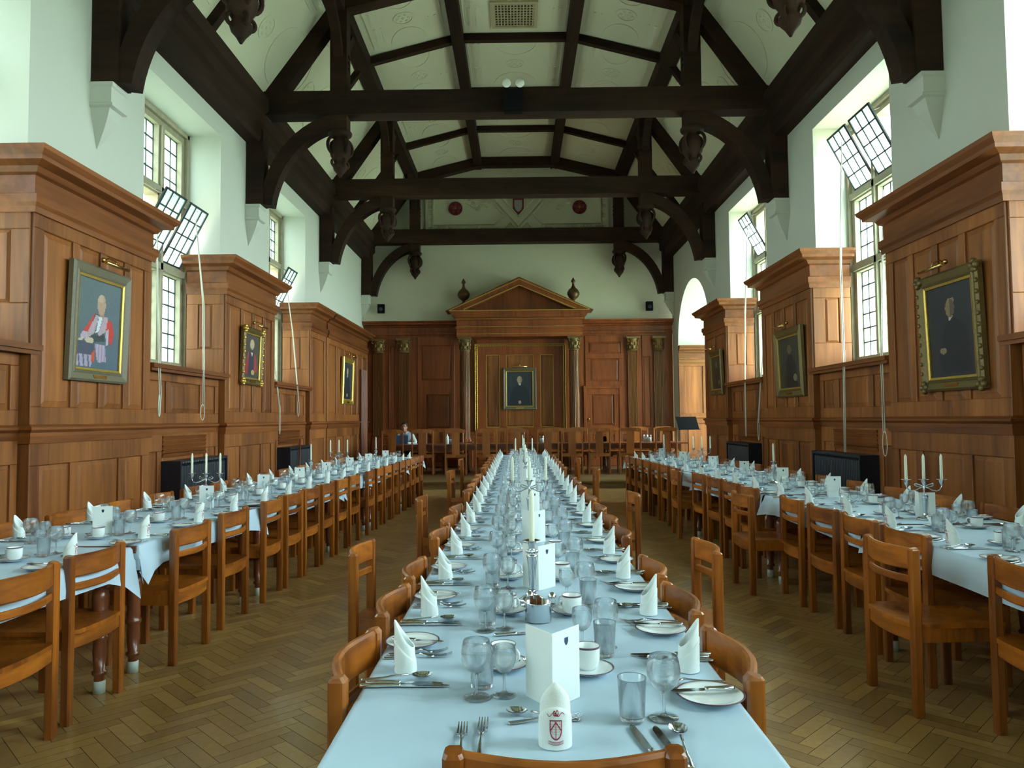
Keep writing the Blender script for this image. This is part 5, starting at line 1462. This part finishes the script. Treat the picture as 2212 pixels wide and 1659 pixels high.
def portrait(s, yc, zc, w, h, fw, art, fm, label, flip=False, lamp=True, end=False, ornate=False):
    """hangs on pier front of side s (or on the end wall when end)"""
    p = empty('portrait'); tag(p, label, 'painting', 'portraits')
    if end: T = lambda u, v, q: (yc+u, YE-.03-q, zc+v)
    else:
        # viewer's right runs away from the camera on the left wall, towards it on the right wall
        k = 1 if s < 0 else -1
        T = lambda u, v, q: (s*(PF-.0-q-(v/h)*.035-.02), yc+k*u, zc+v)
    m = MB(); prof = [(0,.0),(0,.045),(.02,.062),(.05,.05),(fw*.6,.04),(fw*.72,.05),(fw-.012,.03),(fw,.02),(fw,.0)]
    R = []
    for cu_, cv in ((-1,-1),(1,-1),(1,1),(-1,1),(-1,-1)):
        R.append([T(cu_*(w/2-o), cv*(h/2-o), q) for o, q in prof])
    m.loft(R, cap=False); m.build('frame', fm, p)
    g = MB(); R = []
    for cu_, cv in ((-1,-1),(1,-1),(1,1),(-1,1),(-1,-1)):
        R.append([T(cu_*(w/2-o), cv*(h/2-o), q) for o, q in ((fw-.016,.03),(fw-.016,.042),(fw+.006,.036),(fw+.006,.02))])
    g.loft(R, cap=False); g.build('gilt_slip', M['gold'], p)
    if ornate:
        g = MB()
        for cu_, cv in ((-1,-1),(1,-1),(1,1),(-1,1)):
            for q in range(4):
                a = q*PI/2; c0 = (cu_*(w/2-.04)+.035*math.cos(a), cv*(h/2-.04)+.035*math.sin(a)); g.sphere(T(c0[0], c0[1], .05), .032, 8, 6)
        nn = int(h/.10)
        for q in range(nn):
            v = -h/2+.08+q*(h-.16)/(nn-1)
            for cu_ in (-1,1): g.sphere(T(cu_*(w/2-.02), v, .05), (.026), 6, 4)
        for cu_ in (-1,1): g.tube([T(cu_*(w/2-.025), -h/2+.02, .045), T(cu_*(w/2-.025), h/2-.02, .045)], .012, 6)
        for cv in (-1,1): g.tube([T(-w/2+.02, cv*(h/2-.025), .045), T(w/2-.02, cv*(h/2-.025), .045)], .012, 6)
        g.build('carved_ornament', M['gold'] if ornate == 2 else M['dgold'], p)
    iw, ih = w-2*fw, h-2*fw; nx, ny = 56, 84
    vs = [T(-iw/2+iw*i/nx, -ih/2+ih*j/ny, .018) for j in range(ny+1) for i in range(nx+1)]
    fs = []; cols = []
    for j in range(ny):
        for i in range(nx):
            b_ = j*(nx+1)+i; fs.append((b_, b_+1, b_+nx+2, b_+nx+1)); cols.append(art((i+.5)/nx if not flip else 1-(i+.5)/nx, (j+.5)/ny))
    me = bpy.data.meshes.new('canvas'); me.from_pydata(vs, [], fs); me.materials.append(M['paint'])
    ca = me.color_attributes.new('Col', 'FLOAT_COLOR', 'CORNER'); f_ = []
    for c in cols: f_ += [*c, 1.0]*4
    ca.data.foreach_set('color', f_)
    o = bpy.data.objects.new('canvas', me); COL.objects.link(o); o.parent = p
    n_ = MB(); q0 = [T(-.11,-h/2+fw*.25,.045),T(.11,-h/2+fw*.25,.045),T(.11,-h/2+fw*.25+.035,.045),T(-.11,-h/2+fw*.25+.035,.045)]
    n_.loft([q0, [T(-.11,-h/2+fw*.25,.058),T(.11,-h/2+fw*.25,.058),T(.11,-h/2+fw*.25+.035,.058),T(-.11,-h/2+fw*.25+.035,.058)]]); n_.build('nameplate', M['brass'], p)
    if lamp:
        l = MB(); lw_ = min(.22, w*.32)
        l.tube([T(-lw_*.9, h/2+.02, .17), T(lw_*.9, h/2+.02, .17)], .018, 10)
        l.tube([T(0, h/2+.02, .165), T(0, h/2+.07, .15), T(0, h/2+.10, .08), T(0, h/2+.07, .02)], .007, 6)
        l.sphere(T(0, h/2+.085, .03), .026, 10, 6)
        l.build('picture_light', M['brass'], p)
    return p
oY = lambda x, s, X=4.05: None
portrait(-1, 7.07, 2.38, .98, 1.10, .12, red_gown, M['frame'], 'large portrait of a sitter in a red gown, grey-gold frame, nearest left pier')
portrait(-1, 11.15, 2.42, .82, .86, .10, dark_red, M['dgold'], 'gilt-framed portrait of a sitter in dark red robes on the second left pier', ornate=2)
portrait(-1, 17.45, 2.37, 1.1, 1.1, .12, dark_suit, M['gold'], 'dark portrait in gilt frame on the farthest left panelling')
portrait(1, 6.90, 2.23, .98, 1.12, .125, seated, M['dgold'], 'large dark portrait of a seated figure in an ornate gilt frame, nearest right pier', ornate=1)
portrait(1, 11.0, 2.24, 1.08, 1.02, .13, faint, M['dgold'], 'dim portrait in a dull gold frame on the second right pier')
portrait(1, 15.05, 2.34, .90, .90, .12, faint, M['dgold'], 'dark narrow-looking portrait on the third right pier by the bay')
portrait(1, .04, 2.255, .90, 1.13, .10, dark_suit, M['frame'], 'dark portrait of a suited figure hanging in the middle of the end wall screen', end=True)
wp = empty('wooden_pole', (0,0,0)); tag(wp, 'brown wooden pole leaning on the radiator below the second left window', 'pole')
MB().tube([(-3.80,12.78,.02),(-3.93,13.30,1.12)], .016, 8).build('shaft', M['leg'], wp)
MB().tube([(-3.93,13.30,1.10),(-3.935,13.32,1.15),(-3.90,13.34,1.17),(-3.88,13.33,1.14)], .007, 6).build('hook', M['brass'], wp)
SC.view_settings.exposure = EXPO
# ------------------------------------------------------------------ daylight
W = bpy.data.worlds.new('world'); SC.world = W; W.use_nodes = True
nt = W.node_tree; nt.nodes.clear(); N = nt.nodes.new; L = nt.links.new
out = N('ShaderNodeOutputWorld'); bg = N('ShaderNodeBackground'); L(bg.outputs[0], out.inputs['Surface'])
tc = N('ShaderNodeTexCoord'); sp = N('ShaderNodeSeparateXYZ'); L(tc.outputs['Generated'], sp.inputs[0])
# overcast dome, a little brighter towards the sun on the right-hand side
mr = N('ShaderNodeMapRange'); mr.inputs['From Min'].default_value = -1; mr.inputs['From Max'].default_value = 1
mr.inputs['To Min'].default_value = SKY_L; mr.inputs['To Max'].default_value = SKY_R; L(sp.outputs['X'], mr.inputs['Value'])
gr = N('ShaderNodeValToRGB'); gr.color_ramp.elements[0].position = .40; gr.color_ramp.elements[1].position = .52
gr.color_ramp.elements[0].color = (.30,.34,.24,1); gr.color_ramp.elements[1].color = (.86,.94,1.0,1)
m2 = N('ShaderNodeMapRange'); m2.inputs['From Min'].default_value = -1; m2.inputs['From Max'].default_value = 1; L(sp.outputs['Z'], m2.inputs['Value'])
L(m2.outputs['Result'], gr.inputs['Fac']); L(gr.outputs['Color'], bg.inputs['Color']); L(mr.outputs['Result'], bg.inputs['Strength'])
def portal(c, size, rot):
    ld = bpy.data.lights.new('sky_portal', 'AREA'); ld.shape = 'RECTANGLE'; ld.size, ld.size_y = size; ld.energy = 1
    ld.cycles.is_portal = True
    o = bpy.data.objects.new('sky_portal', ld); COL.objects.link(o); o.location = c; o.rotation_euler = rot
for s in (-1, 1):
    for a, b in WIN:
        portal((s*(XG+.24), (a+b)/2, (ZS+ZH)/2), (ZH-ZS, b-a), (0, s*PI/2, 0))
portal((7.25, sum(BAY)/2, 2.95), (4.2, BAY[1]-BAY[0]), (0, PI/2, 0))
SC.view_settings.view_transform = 'Standard'; SC.view_settings.look = 'None'; SC.view_settings.gamma = 1.0
SC.view_settings.use_curve_mapping = False; SC.view_settings.exposure = EXPO
cy = SC.cycles
cy.max_bounces = 12; cy.diffuse_bounces = 5; cy.glossy_bounces = 4; cy.transmission_bounces = 12; cy.transparent_max_bounces = 24
cy.caustics_reflective = False; cy.caustics_refractive = False; cy.sample_clamp_indirect = 6.0
cy.use_denoising = True; cy.use_adaptive_sampling = True
